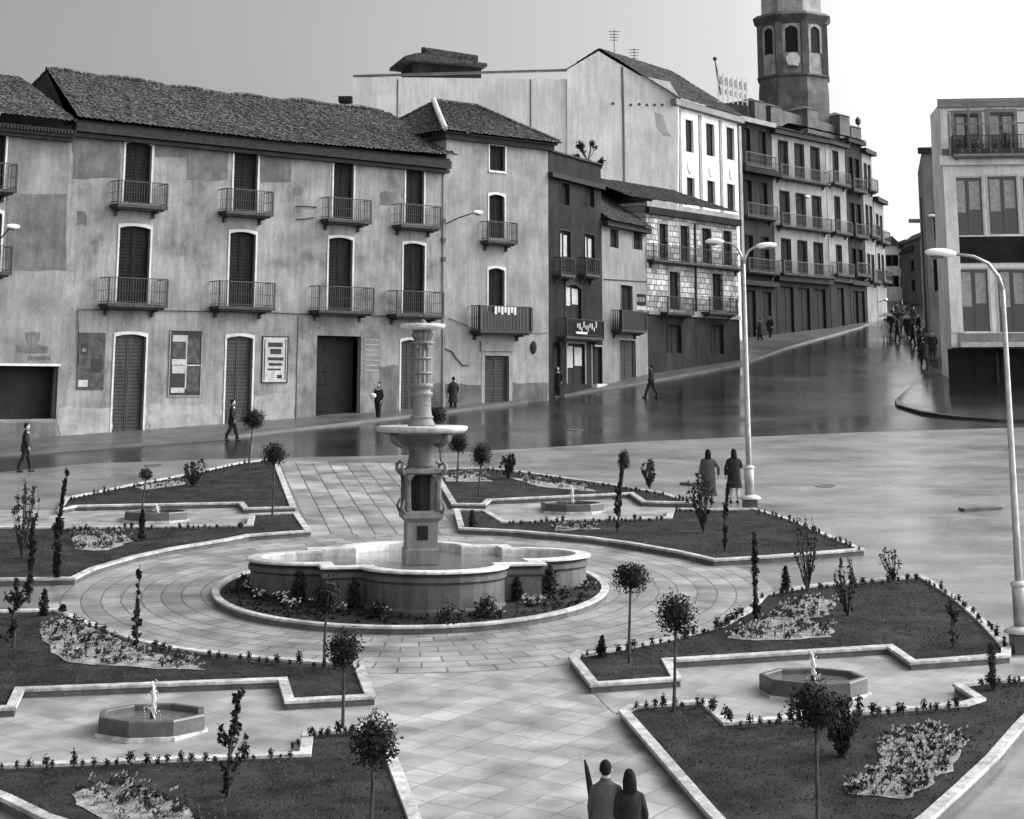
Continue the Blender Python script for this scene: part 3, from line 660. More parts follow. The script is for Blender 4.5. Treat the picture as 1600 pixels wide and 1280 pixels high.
for (x0, x1, y) in ((161, 255, 475), (334, 422, 479), (490, 577, 485), (611, 686, 491)):
    m = (x0+x1)/2; u0, u1 = A.px(x0, y, -.4)[0], A.px(x1, y, -.4)[0]; balcony(A, u0, u1, A.z(m, y, -.8), 1.15, .85)
# roof
VR = 5.5
rl = A.px(72, 114, VR); rr = A.px(640, 177, VR); zr_ = (rl[1]+rr[1])/2
e_l = A.z(100, 186, -.55); e_r = A.z(690, 236, -.55); zee = (e_l+e_r)/2
roofpart(A, [((-.0, -.55, zee-.05), (A.L*.5, -.55, zee-.16), (A.L*.5, VR, zr_-.1), (rl[0], VR, zr_+.05)), ((A.L*.5, -.55, zee-.16), (A.L+.3, -.55, zee+.03), (A.L+.3, VR, zr_), (A.L*.5, VR, zr_-.1)),
             ((A.L+.3, 9.6, zee), (0, 9.6, zee), (rl[0], VR, zr_), (A.L+.3, VR, zr_))])
mb = MB()
k = int(A.L/.5)
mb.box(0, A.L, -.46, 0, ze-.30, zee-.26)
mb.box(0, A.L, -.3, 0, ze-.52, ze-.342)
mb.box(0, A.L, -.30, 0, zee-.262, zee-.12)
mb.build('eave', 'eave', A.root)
mb = MB(); mb.tube([(rl[0]+(A.L-rl[0])*i/40, VR+.02, zr_+.08+.05*math.sin(i*.9)+(-.1 if 12 < i < 28 else 0)) for i in range(41)], .11, 6); mb.build('ridge_tiles', 'tile', A.root)
mb = MB(); mb.slabxz([(0, ze-.4), (0, zee), (0.25, zee)], 0, .0); mb = MB()
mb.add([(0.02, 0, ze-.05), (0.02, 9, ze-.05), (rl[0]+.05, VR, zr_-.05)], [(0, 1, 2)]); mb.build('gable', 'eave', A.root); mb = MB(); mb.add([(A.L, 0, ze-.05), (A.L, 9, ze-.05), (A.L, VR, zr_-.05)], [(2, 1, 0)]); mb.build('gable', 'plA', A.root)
def patch(B, pts, mt, name='plaster_patch', t=.012):
    q = [B.px(*p) for p in pts]; mb = MB(); mb.slabxz(q[::-1], -t, .0); return mb.build(name, mt, B.root)
def rag(x0, x1, y0, y1, k=3, j=3, seed=0):
    rn = random.Random(seed); o = []
    for i in range(k): o.append((x0+(x1-x0)*i/k+rn.uniform(-j, j)*.4, y0+rn.uniform(-j, j)))
    for i in range(k): o.append((x1+rn.uniform(-j, j), y0+(y1-y0)*i/k))
    for i in range(k): o.append((x1-(x1-x0)*i/k, y1+rn.uniform(-j, j)))
    for i in range(k): o.append((x0+rn.uniform(-j, j), y1-(y1-y0)*i/k))
    return o
patch(A, rag(114, 188, 212, 279, 4, 2, 1), 'patch'); patch(A, rag(243, 292, 219, 246, 3, 1, 2), 'patch'); patch(A, rag(292, 356, 222, 281, 3, 2, 3), 'patch')
patch(A, rag(408, 454, 242, 285, 3, 1, 4), 'patch'); patch(A, rag(458, 472, 292, 306, 2, 1, 5), 'patch')
patch(A, rag(92, 175, 636, 700, 6, 4, 6), 'patchl'); patch(A, rag(232, 345, 634, 700, 6, 4, 7), 'patchl'); patch(A, rag(399, 461, 617, 690, 5, 4, 8), 'patchl')
patch(A, rag(592, 622, 572, 690, 4, 3, 9), 'patch'); patch(A, rag(660, 690, 600, 690, 4, 3, 10), 'patch')
patch(A, rag(120, 135, 330, 352, 3, 3, 11), 'patch'); patch(A, rag(595, 614, 300, 320, 3, 3, 12), 'patch')
def wire(B, pts, r=.022, name='cable', mt='iron', off=.05):
    mb = MB(); mb.tube([(B.px(*p)[0], -off, B.px(*p)[1]) for p in pts], r, 6); return mb.build(name, mt, B.root)
wire(A, [(122, 570), (121, 484), (160, 484), (333, 487), (430, 489), (470, 491), (570, 493), (692, 497)])
wire(A, [(462, 322), (475, 322), (494, 324)], .03); wire(A, [(462, 343), (478, 342), (490, 340)], .03); wire(A, [(692, 250), (691, 640)], .035, 'drainpipe', 'grey')
# posters
def poster(B, x0, x1, y0, y1, base, label, items, frame=None):
    q = B.px(x0, (y0+y1)/2)[0], B.px(x1, (y0+y1)/2)[0], B.z((x0+x1)/2, y1), B.z((x0+x1)/2, y0)
    mb = MB(); mb.box(q[0], q[1], -.03, 0, q[2], q[3]); p = mb.build('poster', base, B.root); p['label'] = label
    W, H = q[1]-q[0], q[3]-q[2]
    for (a, b, c, d, mt) in items:
        mb = MB(); mb.box(q[0]+a*W, q[0]+b*W, -.036, -.03, q[2]+c*H, q[2]+d*H); mb.build('printed_panel', mt, p)
    if frame:
        mb = MB(); t = .05
        mb.box(q[0]-t, q[1]+t, -.05, 0, q[3], q[3]+t); mb.box(q[0]-t, q[1]+t, -.05, 0, q[2]-t, q[2]); mb.box(q[0]-t, q[0], -.05, 0, q[2], q[3]); mb.box(q[1], q[1]+t, -.05, 0, q[2], q[3]); mb.build('poster_frame', frame, p)
poster(A, 121, 163, 520, 609, 'paperd', 'weathered dark billboard with faded pale spots', [(.05, .4, .05, .17, 'paper'), (.1, .35, .62, .8, 'ink'), (.5, .9, .3, .55, 'ink'), (.15, .3, .66, .72, 'paper')])
poster(A, 265, 313, 517, 618, 'ink', 'billboard with four pale and dark posters', [(.06, .5, .83, .93, 'paper'), (.06, .50, .47, .56, 'paper'), (.08, .5, .34, .46, 'paper'), (.56, .94, .5, .88, 'paperd'), (.08, .5, .58, .82, 'paperd'), (.06, .5, .04, .12, 'paper'), (.56, .96, .06, .44, 'paperd'), (.505, .545, .1, .93, 'paper'), (.5, 1.0, .455, .475, 'paper')], 'grey')
poster(A, 410, 448, 527, 597, 'paper', 'pale notice board with dark lettering in a rounded dark frame', [(.2, .8, .78, .88, 'ink'), (.3, .75, .62, .74, 'ink'), (.2, .85, .48, .55, 'ink'), (.25, .8, .36, .42, 'ink'), (.2, .75, .26, .30, 'ink'), (.6, .8, .08, .16, 'ink'), (.05, .09, .05, .95, 'ink'), (.91, .95, .05, .95, 'ink')], 'ink')
# ---- A0 : left neighbour
Q0 = lineA(-260)
A0 = Bld('left_house', 'plastered house at the left edge with a dark shop opening and painted emblem', 'house', Q0, P0)
o1 = A0.op(-18, 7, 206, 312); o2 = A0.op(-25, 1, 312+18, 424); o3 = A0.op(-170, 87, 572, 656); o5 = A0.op(-200, -150, 330, 424); o6 = A0.op(-200, -155, 200, 300)
z0_ = A0.z(60, 200); A0.wall(z0_, 9, 'plA0', u1=A0.L)
for r in (o1, o2, o5, o6): window(A0, r)
window(A0, o3, frame='black', fw=.06, arch=0, leaf='black', kind='shop_opening', rec=.6)
A0.bar('shop_lintel', 'white', o3[0]-.1, o3[1]+.12, -.12, -.0, o3[3]+.02, o3[3]+.12)
for (x0, x1, y) in ((-40, 20, 296), (-45, 12, 425)):
    u0, u1 = A0.px(x0, y, -.3)[0], A0.px(x1, y, -.3)[0]; balcony(A0, u0, u1, A0.z(x1-10, y, -.5), 1.1)
mb = MB(); mb.slabxz([A0.px(*q) for q in ((27, 550), (26, 540), (34, 541), (44, 538), (40, 528), (41, 520), (52, 518), (63, 521), (62, 530), (58, 538), (66, 541), (75, 541), (74, 551), (50, 552))], -.012, 0)
mb.build('painted_emblem', 'patch', A0.root)
mb = MB()
for i in range(9): u, z = A0.px(44+i*4, 560); mb.box(u, u+.07, -.012, 0, z-.09+.03*(i % 2), z+.09)
mb.build('painted_lettering', 'patch', A0.root)
patch(A0, rag(10, 104, 303, 423, 4, 1.5, 21), 'patch'); patch(A0, rag(0, 86, 660, 720, 4, 2, 22), 'patch')
ra = A0.px(60, 124, VR)[1]; ea = A0.z(60, 184, -.55)
roofpart(A0, [((-1, -.55, ea), (A0.L-.02, -.55, ea), (A0.L-.02, VR, ra), (-1, VR, ra)), ((A0.L-.02, 9.6, ea), (-1, 9.6, ea), (-1, VR, ra), (A0.L-.02, VR, ra))])
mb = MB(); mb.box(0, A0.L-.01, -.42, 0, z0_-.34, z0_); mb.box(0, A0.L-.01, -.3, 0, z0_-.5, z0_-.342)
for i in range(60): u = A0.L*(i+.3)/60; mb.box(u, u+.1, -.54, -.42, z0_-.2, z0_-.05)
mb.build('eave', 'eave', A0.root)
mb = MB(); mb.add([(A0.L-.03, 0, z0_), (A0.L-.03, 9, z0_), (A0.L-.03, VR, ra-.05)], [(0, 1, 2)]); mb.build('gable', 'plA0', A0.root)
# ---- B : taller corner house
PB = lineA(858)
B = Bld('corner_house', 'pale narrow house with a hipped tiled roof and one column of windows', 'house', P1, PB)
rb = [B.op(765, 789, 228, 267), B.op(764, 788, 304, 372), B.op(763, 788, 419, 488), B.op(757, 795, 556, 640)]
zt_ = (B.z(710, 205)+B.z(858, 232))/2
B.wall(zt_, 8, 'plB')
window(B, rb[0], arch=0, sill=True); window(B, rb[1], arch=.12); window(B, rb[2], arch=.12); window(B, rb[3], frame='grey', fw=.22, arch=0, leaf='door', kind='door')
B.bar('door_lintel', 'grey', rb[3][0]-.3, rb[3][1]+.3, -.1, 0, rb[3][3]+.23, rb[3][3]+.75)
u0, u1 = B.px(756, 378, -.3)[0], B.px(803, 378, -.3)[0]; balcony(B, u0, u1, B.z(778, 376, -.6), 1.0, .65)
u0, u1 = B.px(741, 500, -.4)[0], B.px(822, 500, -.4)[0]; bb = balcony(B, u0, u1, B.z(780, 516, -.9), 1.25, .9, gap=.10, tt=.045)
mb = MB()
for i in range(7): mb.box(u0+.9+i*.22, u0+1.05+i*.22, -.97, -.93, B.z(780, 516, -.9)+.8+.1*(i % 2), B.z(780, 516, -.9)+1.2)
mb.build('hanging_washing', 'white', bb)
patch(B, rag(697, 755, 601, 660, 5, 2, 31), 'patch'); patch(B, rag(800, 856, 598, 650, 5, 2, 32), 'patch')
wire(B, [(700, 497), (745, 515), (822, 520), (856, 520)]); wire(B, [(695, 545), (706, 550), (712, 560), (722, 571), (732, 571)], .03)
mb = MB(); u, z = B.px(833, 543); mb.ell((u, -.04, z), (.22, .06, .34), 12, 8); mb.build('wall_niche', 'black', B.root, True)
mb = MB()
for i in range(3): u, z = B.px(692, 345+i*0+30*i); mb.box(u-.1, u+.12, -.1, 0, z-.12, z+.1)
mb.build('junction_box', 'iron', B.root)
e1_, ov = B.z(780, 213, -.5), .5; ap0 = B.px(681, 160, 3.6); ap1 = B.px(713, 162, 3.6); uR = ap1[0]+1.6; zA = (ap0[1]+ap1[1])/2
roofpart(B, [((-ov, -ov, e1_), (B.L+ov, -ov, e1_), (uR, 3.8, zA), (ap0[0], 3.8, zA)), ((-ov, 8.3, e1_), (-ov, -ov, e1_), (ap0[0], 3.8, zA), (ap0[0], 3.81, zA)), ((B.L+ov, -ov, e1_), (B.L+ov, 8.3, e1_), (uR, 3.81, zA), (uR, 3.8, zA)), ((B.L+ov, 8.3, e1_), (-ov, 8.3, e1_), (ap0[0], 3.8, zA), (uR, 3.8, zA))])
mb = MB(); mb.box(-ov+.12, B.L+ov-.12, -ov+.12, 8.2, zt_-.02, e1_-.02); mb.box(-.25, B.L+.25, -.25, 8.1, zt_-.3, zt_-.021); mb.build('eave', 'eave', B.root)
mb = MB(); mb.tube([(-ov+.05, -ov+.05, e1_+.1), (ap0[0]*.5-ov*.5, 1.7, (e1_+zA)/2+.14), (ap0[0], 3.8, zA+.12)], .15, 7); mb.build('hip_mortar', 'white', B.root)
mb = MB(); mb.tube([(ap0[0], 3.8, zA+.12), (uR, 3.8, zA+.12), (B.L+ov-.05, -ov+.05, e1_+.1)], .11, 6); mb.build('ridge_tiles', 'tile', B.root)
# ---- C : dark narrow building
PC = G(942, 605); PC0 = PB
Cb = Bld('dark_narrow_house', 'narrow dark rendered house with a flat parapet and a shop front', 'house', (PC0.x+.02, PC0.y+.02), PC)
cw = [Cb.op(876, 889, 287, 320), Cb.op(915, 928, 292, 323), Cb.op(875, 891, 361, 432), Cb.op(914, 929, 367, 430), Cb.op(884, 908, 445, 500), Cb.op(864, 876, 535, 640), Cb.op(886, 914, 537, 600), Cb.op(925, 941, 542, 620)]
zc = (Cb.z(862, 245)+Cb.z(938, 252))/2
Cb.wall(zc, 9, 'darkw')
for r in cw[:2]: window(Cb, r, frame='darkw2', fw=.1, arch=0, leaf='shut')
for r in cw[2:4]: window(Cb, r, frame='darkw2', fw=.1, arch=0, leaf='glass', curtain=True)
window(Cb, cw[4], frame='eave', fw=.14, arch=.2, leaf='glass', curtain=True)
window(Cb, cw[5], frame=None, leaf='black', kind='doorway'); window(Cb, cw[6], frame='grey', fw=.12, arch=0, leaf='glass', kind='shop_window', curtain=True); window(Cb, cw[7], frame='grey', fw=.1, arch=0, leaf='black', kind='doorway')
zz = Cb.z(900, 283); Cb.bar('cornice', 'eave', -.05, Cb.L+.05, -.28, 0, zz-.15, zz+.12); Cb.bar('parapet_cap', 'eave', -.08, Cb.L+.08, -.12, .25, zc, zc+.1)
for (x0, x1, y) in ((872, 894, 428), (911, 933, 428)):
    balcony(Cb, Cb.px(x0, y, -.3)[0], Cb.px(x1, y, -.3)[0], Cb.z((x0+x1)/2, y, -.5), .9, .5)
balcony(Cb, Cb.px(878, 526, -.3)[0], Cb.px(937, 526, -.3)[0], Cb.z(905, 526, -.5), .95, .6)
Cb.bar('step', 'white', cw[7][0], cw[7][1], -.3, -.0, Cb.z(930, 603)-.3, Cb.z(930, 600))
mb = MB()
for i in range(10): u, z = Cb.px(902+i*3.2, 512+(i % 3)*3, -.7); mb.box(u, u+.10, -.72, -.68, z, z+.22+.12*(i % 2))
u, z = Cb.px(900, 518, -.7); mb.box(u, u+1.5, -.72, -.68, z-.12, z); mb.build('shop_lettering', 'white', Cb.root)
# ---- D : small house with a tiled roof
PD = G(1013, 588)
D = Bld('small_tiled_house', 'small pale house with a low tiled roof, left of the stone house', 'house', (PC.x+.02, PC.y+.02), PD)
dw = [D.op(953, 966, 358, 387), D.op(989, 1003, 362, 390), D.op(970, 988, 446, 505), D.op(968, 993, 532, 600)]
zd = D.z(978, 352); D.wall(zd, 9, 'midw')
for r in dw[:3]: window(D, r, frame='grey', fw=.07, arch=0)
window(D, dw[3], frame='grey', fw=.08, arch=0, leaf='door', kind='door')
balcony(D, D.px(962, 515, -.3)[0], D.px(1001, 515, -.3)[0], D.z(980, 515, -.6), 1.1, .7, gap=.07, tt=.045)
wire(D, [(943, 436), (1010, 440)], .03)
zr2 = D.z(985, 288, 6); roofpart(D, [((0, -.5, zd+.02), (D.L, -.5, zd+.02), (D.L, 6, zr2), (0, 6, zr2)), ((D.L, 9.3, zd+.02), (0, 9.3, zd+.02), (0, 6, zr2), (D.L, 6, zr2))], mt='tiled')
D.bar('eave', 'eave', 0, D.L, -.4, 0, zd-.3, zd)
mb = MB(); u, z = D.px(1000, 475, -.6)
# ---- E : squared stone house
PE = G(1157, 566)
Eb = Bld('stone_house', 'squared stone house with four upper windows, a pale parapet band and a long balcony', 'house', (PD.x+.02, PD.y+.02), PE)
ew = [Eb.op(1030, 1043, 350, 407), Eb.op(1063, 1077, 353, 410), Eb.op(1097, 1111, 357, 412), Eb.op(1130, 1143, 361, 414), Eb.op(1046, 1062, 425, 484), Eb.op(1113, 1129, 428, 485), Eb.op(1043, 1064, 508, 552), Eb.op(1112, 1130, 508, 553), ]
zE = (Eb.z(1015, 312)+Eb.z(1155, 342))/2; zP0 = Eb.z(1085, 352)+.0
zg = Eb.z(1085, 493)
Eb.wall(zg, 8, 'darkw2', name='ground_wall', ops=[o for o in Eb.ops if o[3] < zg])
Eb.wall(zE-.01, 8, 'mason', z0=zg, name='stone_wall', ops=[o for o in Eb.ops if o[3] >= zg])
for r in ew[:4]: window(Eb, r, frame='grey', fw=.14, arch=0)
for r in ew[4:6]: window(Eb, r, frame='grey', fw=.14, arch=0)
for r in ew[6:]: window(Eb, r, frame='darkw', fw=.1, arch=0, leaf='black', kind='shop_window')
zb_ = Eb.z(1085, 334); Eb.bar('parapet_band', 'patchl', -.05, Eb.L+.05, -.12, 0, zb_, zE+.05); Eb.bar('cornice', 'darkw', -.1, Eb.L+.1, -.3, 0, zb_-.42, zb_-.003)
balcony(Eb, .05, Eb.L-.1, Eb.z(1085, 411, -.5), .95, .5, gap=.16); 
for (x0, x1) in ((1036, 1078), (1102, 1146)): balcony(Eb, Eb.px(x0, 488, -.3)[0], Eb.px(x1, 488, -.3)[0], Eb.z((x0+x1)/2, 488, -.6), .95, .65)
wire(Eb, [(1085, 350), (1087, 487)], .08, 'drainpipe')
Eb.bar('string_course', 'grey', 0, Eb.L, -.1, 0, zg-.1, zg+.12)
zr3 = Eb.z(1010, 283, 5.5)
roofpart(Eb, [((-2.2, -.15, zE+.15), (Eb.L, -.15, zE+.15), (Eb.L, 5, zE+2.0), (-1.6, 5, zE+2.0)), ((Eb.L, 10.0, zE-.2), (-2.2, 10, zE-.2), (-1.6, 5, zE+2), (Eb.L, 5, zE+2))], mt='tiled')
# hanging sign between D and E
sg = empty('hanging_sign', (PD.x-.6, PD.y-1.2, Eb.zb), Eb.root.rotation_euler.z, 'dark shop sign with pale lettering hanging at the corner of the stone house', 'sign')
zs = zat(PD.x-.6, PD.y-1.2, 468)-Eb.zb
mb = MB(); mb.box(-.7, .75, -.05, .05, zs-.32, zs+.32); mb.build('sign_board', 'shut', sg)
mb = MB()
for i in range(8): mb.box(-.58+i*.16, -.5+i*.16, -.06, -.051, zs-.16+.05*(i % 2), zs+.14)
mb.build('sign_lettering', 'grey', sg)
mb = MB(); mb.box(-.7, .75, -.045, .045, zs-.62, zs-.40); mb.build('lower_panel', 'paper', sg)
mb = MB(); mb.tube([(-.1, 0, zs+.3), (.3, 1.2, zs+.35)], .03, 6); mb.build('sign_arm', 'iron', sg)
# ---- W : tall white building behind
W0 = Vector((11.4, 125.5, 0)); W1 = Vector((17.0, 134.2, 0))
W = Bld('tall_white_house', 'tall whitewashed house with a blank side wall and ornate front windows', 'house', W0, W1)
ww = [W.op(1071, 1083, 188, 238), W.op(1103, 1116, 194, 244), W.op(1135, 1147, 200, 250), W.op(1073, 1085, 278, 312), W.op(1105, 1117, 283, 320), W.op(1136, 1148, 288, 330)]
zW = (W.z(1062, 160)+W.z(1160, 185))/2
W.wall(zW, 14, 'whitef', z0=-2)
for r in ww: window(W, r, frame='white', fw=.12, arch=0, leaf='shut')
for x, y in ((1078, 261), (1111, 266), (1143, 271)):
    mb = MB(); u, z = W.px(x, y); mb.lathe([(.0, 0), (.42, .0), (.42, .06), (.3, .09), (0, .05)], 18); m2 = MB(); m2.add([(v[0]+u, -v[2], v[1]*1.2+z) for v in mb.v], mb.f); m2.build('oval_medallion', 'white', W.root)
    mb = MB(); mb.box(u-.75, u-.66, -.05, 0, z-6, zW-.5)
for x in (1062, 1094, 1126, 1156):
    u = W.px(x, 240)[0]; W.bar('pilaster', 'grey', u-.22, u+.22, -.07, 0, -2, zW-.6)
W.bar('cornice', 'midw', -.4, W.L+.3, -.5, 0, zW-.45, zW)
# blank side wall facing the square, with the gable
Sd = Vector((-1, .16, 0)).normalized()
def sideX(x, Yref=126): # point on side wall line under image x
    d = ray(x, 120); n_ = Vector((-Sd.y, Sd.x, 0)); t = W0.dot(n_)/d.dot(n_); return d*t
S0 = sideX(886)
SW = Bld('x', 'x', 'x', (S0.x, S0.y), (W0.x, W0.y), zb=W.zb); bpy.data.objects.remove(SW.root); SW.root = empty('side_frame', (0, 0, 0)); 
# side wall as a child of the white house: transform points to its frame
def toW(P): d = P-Vector((W0.x, W0.y, 0)); return (d.dot(W.U), d.dot(W.I), P.z-W.zb)
def sidepoly(pts, th=.5, base=-2):
    V = []
    for x, y in pts:
        u, z = SW.px(x, y); P = Vector((S0.x, S0.y, 0))+SW.U*u; P.z = z+W.zb; V.append(P)
    return V
def sidemesh(pts, name, mt, th=.4, out=0.0, parent=W.root):
    V = sidepoly(pts); n = len(V); mb = MB(); I = SW.I
    for k in (0, 1): mb.v += [toW(p+I*(th*k)-I*out) for p in V]
    mb.f = [tuple(range(n)), tuple(range(n, 2*n))[::-1]]+[(i, i+n, (i+1) % n+n, (i+1) % n) for i in range(n)]
    return mb.build(name, mt, parent)
bpy.data.objects.remove(SW.root)
sidemesh([(886, 600), (1058, 600), (1060, 150), (1046, 128), (1000, 118), (975, 104), (935, 80), (886, 109)], 'side_wall', 'whitew')
# roof of W
def sp(x, y):
    u, z = SW.px(x, y); P = Vector((S0.x, S0.y, 0))+SW.U*u; P.z = z+W.zb; return Vector(toW(P))
ap = sp(936, 76); el = sp(884, 110); er = Vector((-.4, -.5, zW+.05)); apn = ap
dU = Vector((W.L+.6, 0, 0))
roofpart(W, [(er, er+dU, ap+dU, ap-Vector((0, 0, 0))), (el+dU, el, ap, ap+dU)], mt='tiled', pitch=.4)
mb = MB(); mb.v = [tuple(sp(935, 80)), tuple(sp(1060, 150)), tuple(er-Vector((0, 0, .1)))]; 
q1 = sp(1020, 97); q2 = sp(1062, 98)
rb_ = MB(); base = Vector((3.5, 4.5, zW)); 
rb_.prism([(3.0, 3.5), (8.0, 3.5), (8.0, 8.5), (3.0, 8.5)], zW, zW+2.1)
rb_.v += [(2.6, 3.1, zW+2.1), (8.4, 3.1, zW+2.1), (8.4, 8.9, zW+2.1), (2.6, 8.9, zW+2.1), (5.5, 6, zW+3.2)]; k = len(rb_.v)-5
rb_.f += [(k, k+1, k+4), (k+1, k+2, k+4), (k+2, k+3, k+4), (k+3, k, k+4)]
rb_.build('stair_roof', 'tiled', W.root)
# putlog holes and seam
mb = MB()
for x, y in ((958, 162), (986, 164), (999, 163), (1011, 164), (1023, 164), (1035, 164)): v = sp(x, y)-Vector(toW(SW.I*0+Vector((W0.x, W0.y, W.zb))))*0; I = Vector((SW.I.dot(W.U), SW.I.dot(W.I), 0)); v = v-I*.02; mb.ell(tuple(v), (.12, .1, .1), 8, 6)
mb.build('putlog_holes', 'patch', W.root)
mb = MB(); I3 = Vector((SW.I.dot(W.U), SW.I.dot(W.I), 0)); mb.tube([tuple(sp(972, 105)-I3*.03), tuple(sp(974, 180)-I3*.03), tuple(sp(976, 330)-I3*.03)], .08, 6); mb.build('drainpipe', 'midw', W.root)
sidemesh([(1022, 175), (1036, 180), (1043, 205), (1050, 214), (1036, 212), (1026, 200)], 'plaster_patch', 'patchw', .02, .01)
# party wall block further left
L0 = sideX(551); L1 = sideX(885)
PW = Bld('blank_wall_house', 'flat roofed house showing a long blank whitewashed wall behind the tiled roofs', 'house', (L0.x, L0.y+.3), (L1.x, L1.y+.3), zb=W.zb)
zpw = (PW.z(560, 120), PW.z(880, 124)); PW.wall(zpw, 10, 'whitew', z0=-2)
for x in (621, 829): u = PW.px(x, 160)[0]; PW.bar('wall_seam', 'midw', u-.05, u+.05, -.03, 0, 0, PW.z(x, 124))
PW.bar('wall_cap', 'midw', 0, PW.L, -.08, .35, max(zpw)+.01, max(zpw)+.14)
# dark rooftop hut
H0 = G(0, 0) if False else None
hp0, hp1 = atY(645, 118, 133), atY(752, 118, 134.5)
Hh = Bld('rooftop_shed', 'dark wooden rooftop room with overhanging low roofs above the blank wall', 'roof shed', (hp0.x, hp0.y), (hp1.x, hp1.y), zb=hp0.z-1)
zh1 = Hh.z(700, 97); Hh.wall(zh1, 4, 'darkw', z0=-.5)
mb = MB(); a_, b_ = Hh.px(629, 98)[0], Hh.px(757, 108)[0]; mb.slabxz([(a_, zh1-.1), (b_, zh1-.35), (b_, zh1-.1), (a_+1, zh1+.45), (a_, zh1+.15)], -.8, 4.6)
u5, u6 = Hh.px(660, 88)[0], Hh.px(745, 90)[0]; mb.slabxz([(u5, zh1+.3), (u6, zh1+.1), (u6, zh1+.55), (u5+.3, zh1+.95)], -.4, 4); mb.build('roof', 'tiled', Hh.root)
u7 = Hh.px(665, 80)[0]; Hh.bar('chimney', 'darkw', u7-.15, u7+.15, .5, .8, zh1+.5, Hh.z(665, 72))
# chimney by roof A
cp_ = atY(540, 160, 100); ch = empty('chimney_stack', (cp_.x, cp_.y, cp_.z-3), 0, 'short dark chimney standing behind the ridge of the long house', 'chimney')
mb = MB(); mb.box(-.3, .3, -.3, .3, 0, 3); mb.build('stack', 'darkw', ch); mb = MB(); mb.box(-.38, .38, -.38, .38, 3, 3.3); mb.build('cap', 'eave', ch)
# rooftop sign lattice
rs = atY(1145, 150, 131); sg = empty('rooftop_sign', (rs.x, rs.y, rs.z), R(32), 'white lattice sign frame standing on the roof of the tall white house', 'sign')
mb = MB(); s0 = 1.35
for i in range(7): x = -s0+2*s0*i/6; mb.box(x-.025, x+.025, -.03, .03, -.6, 1.7-.3*i/6)
for j in range(5): z = -.1+.4*j; mb.slabxz([(-s0, z), (s0, z-.3), (s0, z-.25), (-s0, z+.05)], -.05, -.03)
mb.build('sign_frame', 'white', sg)
mb = MB()
for i in range(6):
    x = -s0+.12+2*s0*i/6; mb.box(x, x+.2, -.09, -.06, .75-.05*i, 1.35-.05*i); mb.box(x, x+.16, -.09, -.06, .05-.05*i, .5-.05*i)
mb.build('sign_letters', 'grey', sg)
def antenna(x, y, Y, h, label):
    p = atY(x, y, Y); o = empty('roof_antenna', tuple(p), 0, label, 'antenna'); mb = MB(); mb.tube([(0, 0, -.5), (0, 0, h)], .035, 5); mb.build('mast', 'iron', o)
    mb = MB()
    for i in range(4): mb.box(-.4+.05*i, .4-.05*i, -.02+.0, .02, h-.15-i*.22, h-.11-i*.22)
    mb.build('rods', 'iron', o)
antenna(960, 92, 131, 2.2, 'thin aerial mast on the ridge of the tall white house'); antenna(991, 100, 131, 1.2, 'short aerial mast right of the taller one on the tall white house')
p = atY(1122, 120, 131); o = empty('bird_weathervane', tuple(p), 0, 'dark slanted weathervane beside the rooftop lattice sign', 'weathervane')
mb = MB(); mb.tube([(.15, 0, -1.4), (0, 0, 0), (-.2, 0, 1.2)], [.05, .1, .04], 6); mb.build('post', 'iron', o); mb = MB(); mb.ell((-.2, 0, 1.35), (.16, .08, .16), 8, 6); mb.build('vane', 'iron', o)
# ---- street row F..J
def rowhouse(name, label, x0, x1, yb0, yb1, yt, mt, cols, rows, ww_, frame='grey', depth=12, P0=None, P1=None, bal=True, trim='grey', strips=None, gfl=None):
    a = P0 or G(x0, yb0); b = P1 or G(x1, yb1); B_ = Bld(name, label, 'house', a, b); zt = B_.z((x0+x1)/2, yt); rs_ = []
    for (t, bo) in rows:
        for c in cols: z1, z0 = B_.z((x0+x1)/2, t), B_.z((x0+x1)/2, bo); u = B_.L*c; rs_.append((u-ww_/2, u+ww_/2, z0, z1)); B_.ops.append(rs_[-1])
    if gfl:
        for c in cols: u = B_.L*c; r = (u-ww_*.7, u+ww_*.7, -1, B_.z((x0+x1)/2, gfl)); B_.ops.append(r)
    if gfl:
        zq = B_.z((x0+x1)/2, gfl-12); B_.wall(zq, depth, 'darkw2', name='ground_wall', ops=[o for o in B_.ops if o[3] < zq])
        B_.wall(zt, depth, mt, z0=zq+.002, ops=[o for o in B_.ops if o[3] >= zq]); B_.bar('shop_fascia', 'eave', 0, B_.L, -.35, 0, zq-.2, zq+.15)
    else: B_.wall(zt, depth, mt)
    for r in rs_: window(B_, r, frame=frame, fw=.1, arch=0)
    if gfl:
        for r in B_.ops[len(rs_):]: window(B_, r, frame=None, leaf='black', kind='doorway')
    if bal:
        for (t, bo) in rows: z = B_.z((x0+x1)/2, bo); balcony(B_, .3, B_.L-.3, z, .95, .6, gap=.2)
    B_.bar('cornice', trim, -.15, B_.L+.15, -.45, 0, zt-.35, zt+.02)
    if strips:
        for c, w_, sm_ in strips: u = B_.L*c; B_.bar('pilaster', sm_, u-w_/2, u+w_/2, -.06, 0, B_.z((x0+x1)/2, 440), zt-.4)
    return B_, zt
PF0, PF1 = G(1160, 532), G(1214, 525)
Fb, zF = rowhouse('dark_tall_house', 'tall dark house with balconies just right of the tall white house', 1160, 1214, 532, 525, 190, 'darkw2', (.27, .73), ((205, 262), (285, 340), (370, 425)), 1.0, 'darkw', P0=PF0, P1=PF1, gfl=455)
z = Fb.z(1187, 272); Fb.bar('heavy_cornice', 'darkw', -.1, Fb.L+.4, -.7, 0, z-.1, z+.3)

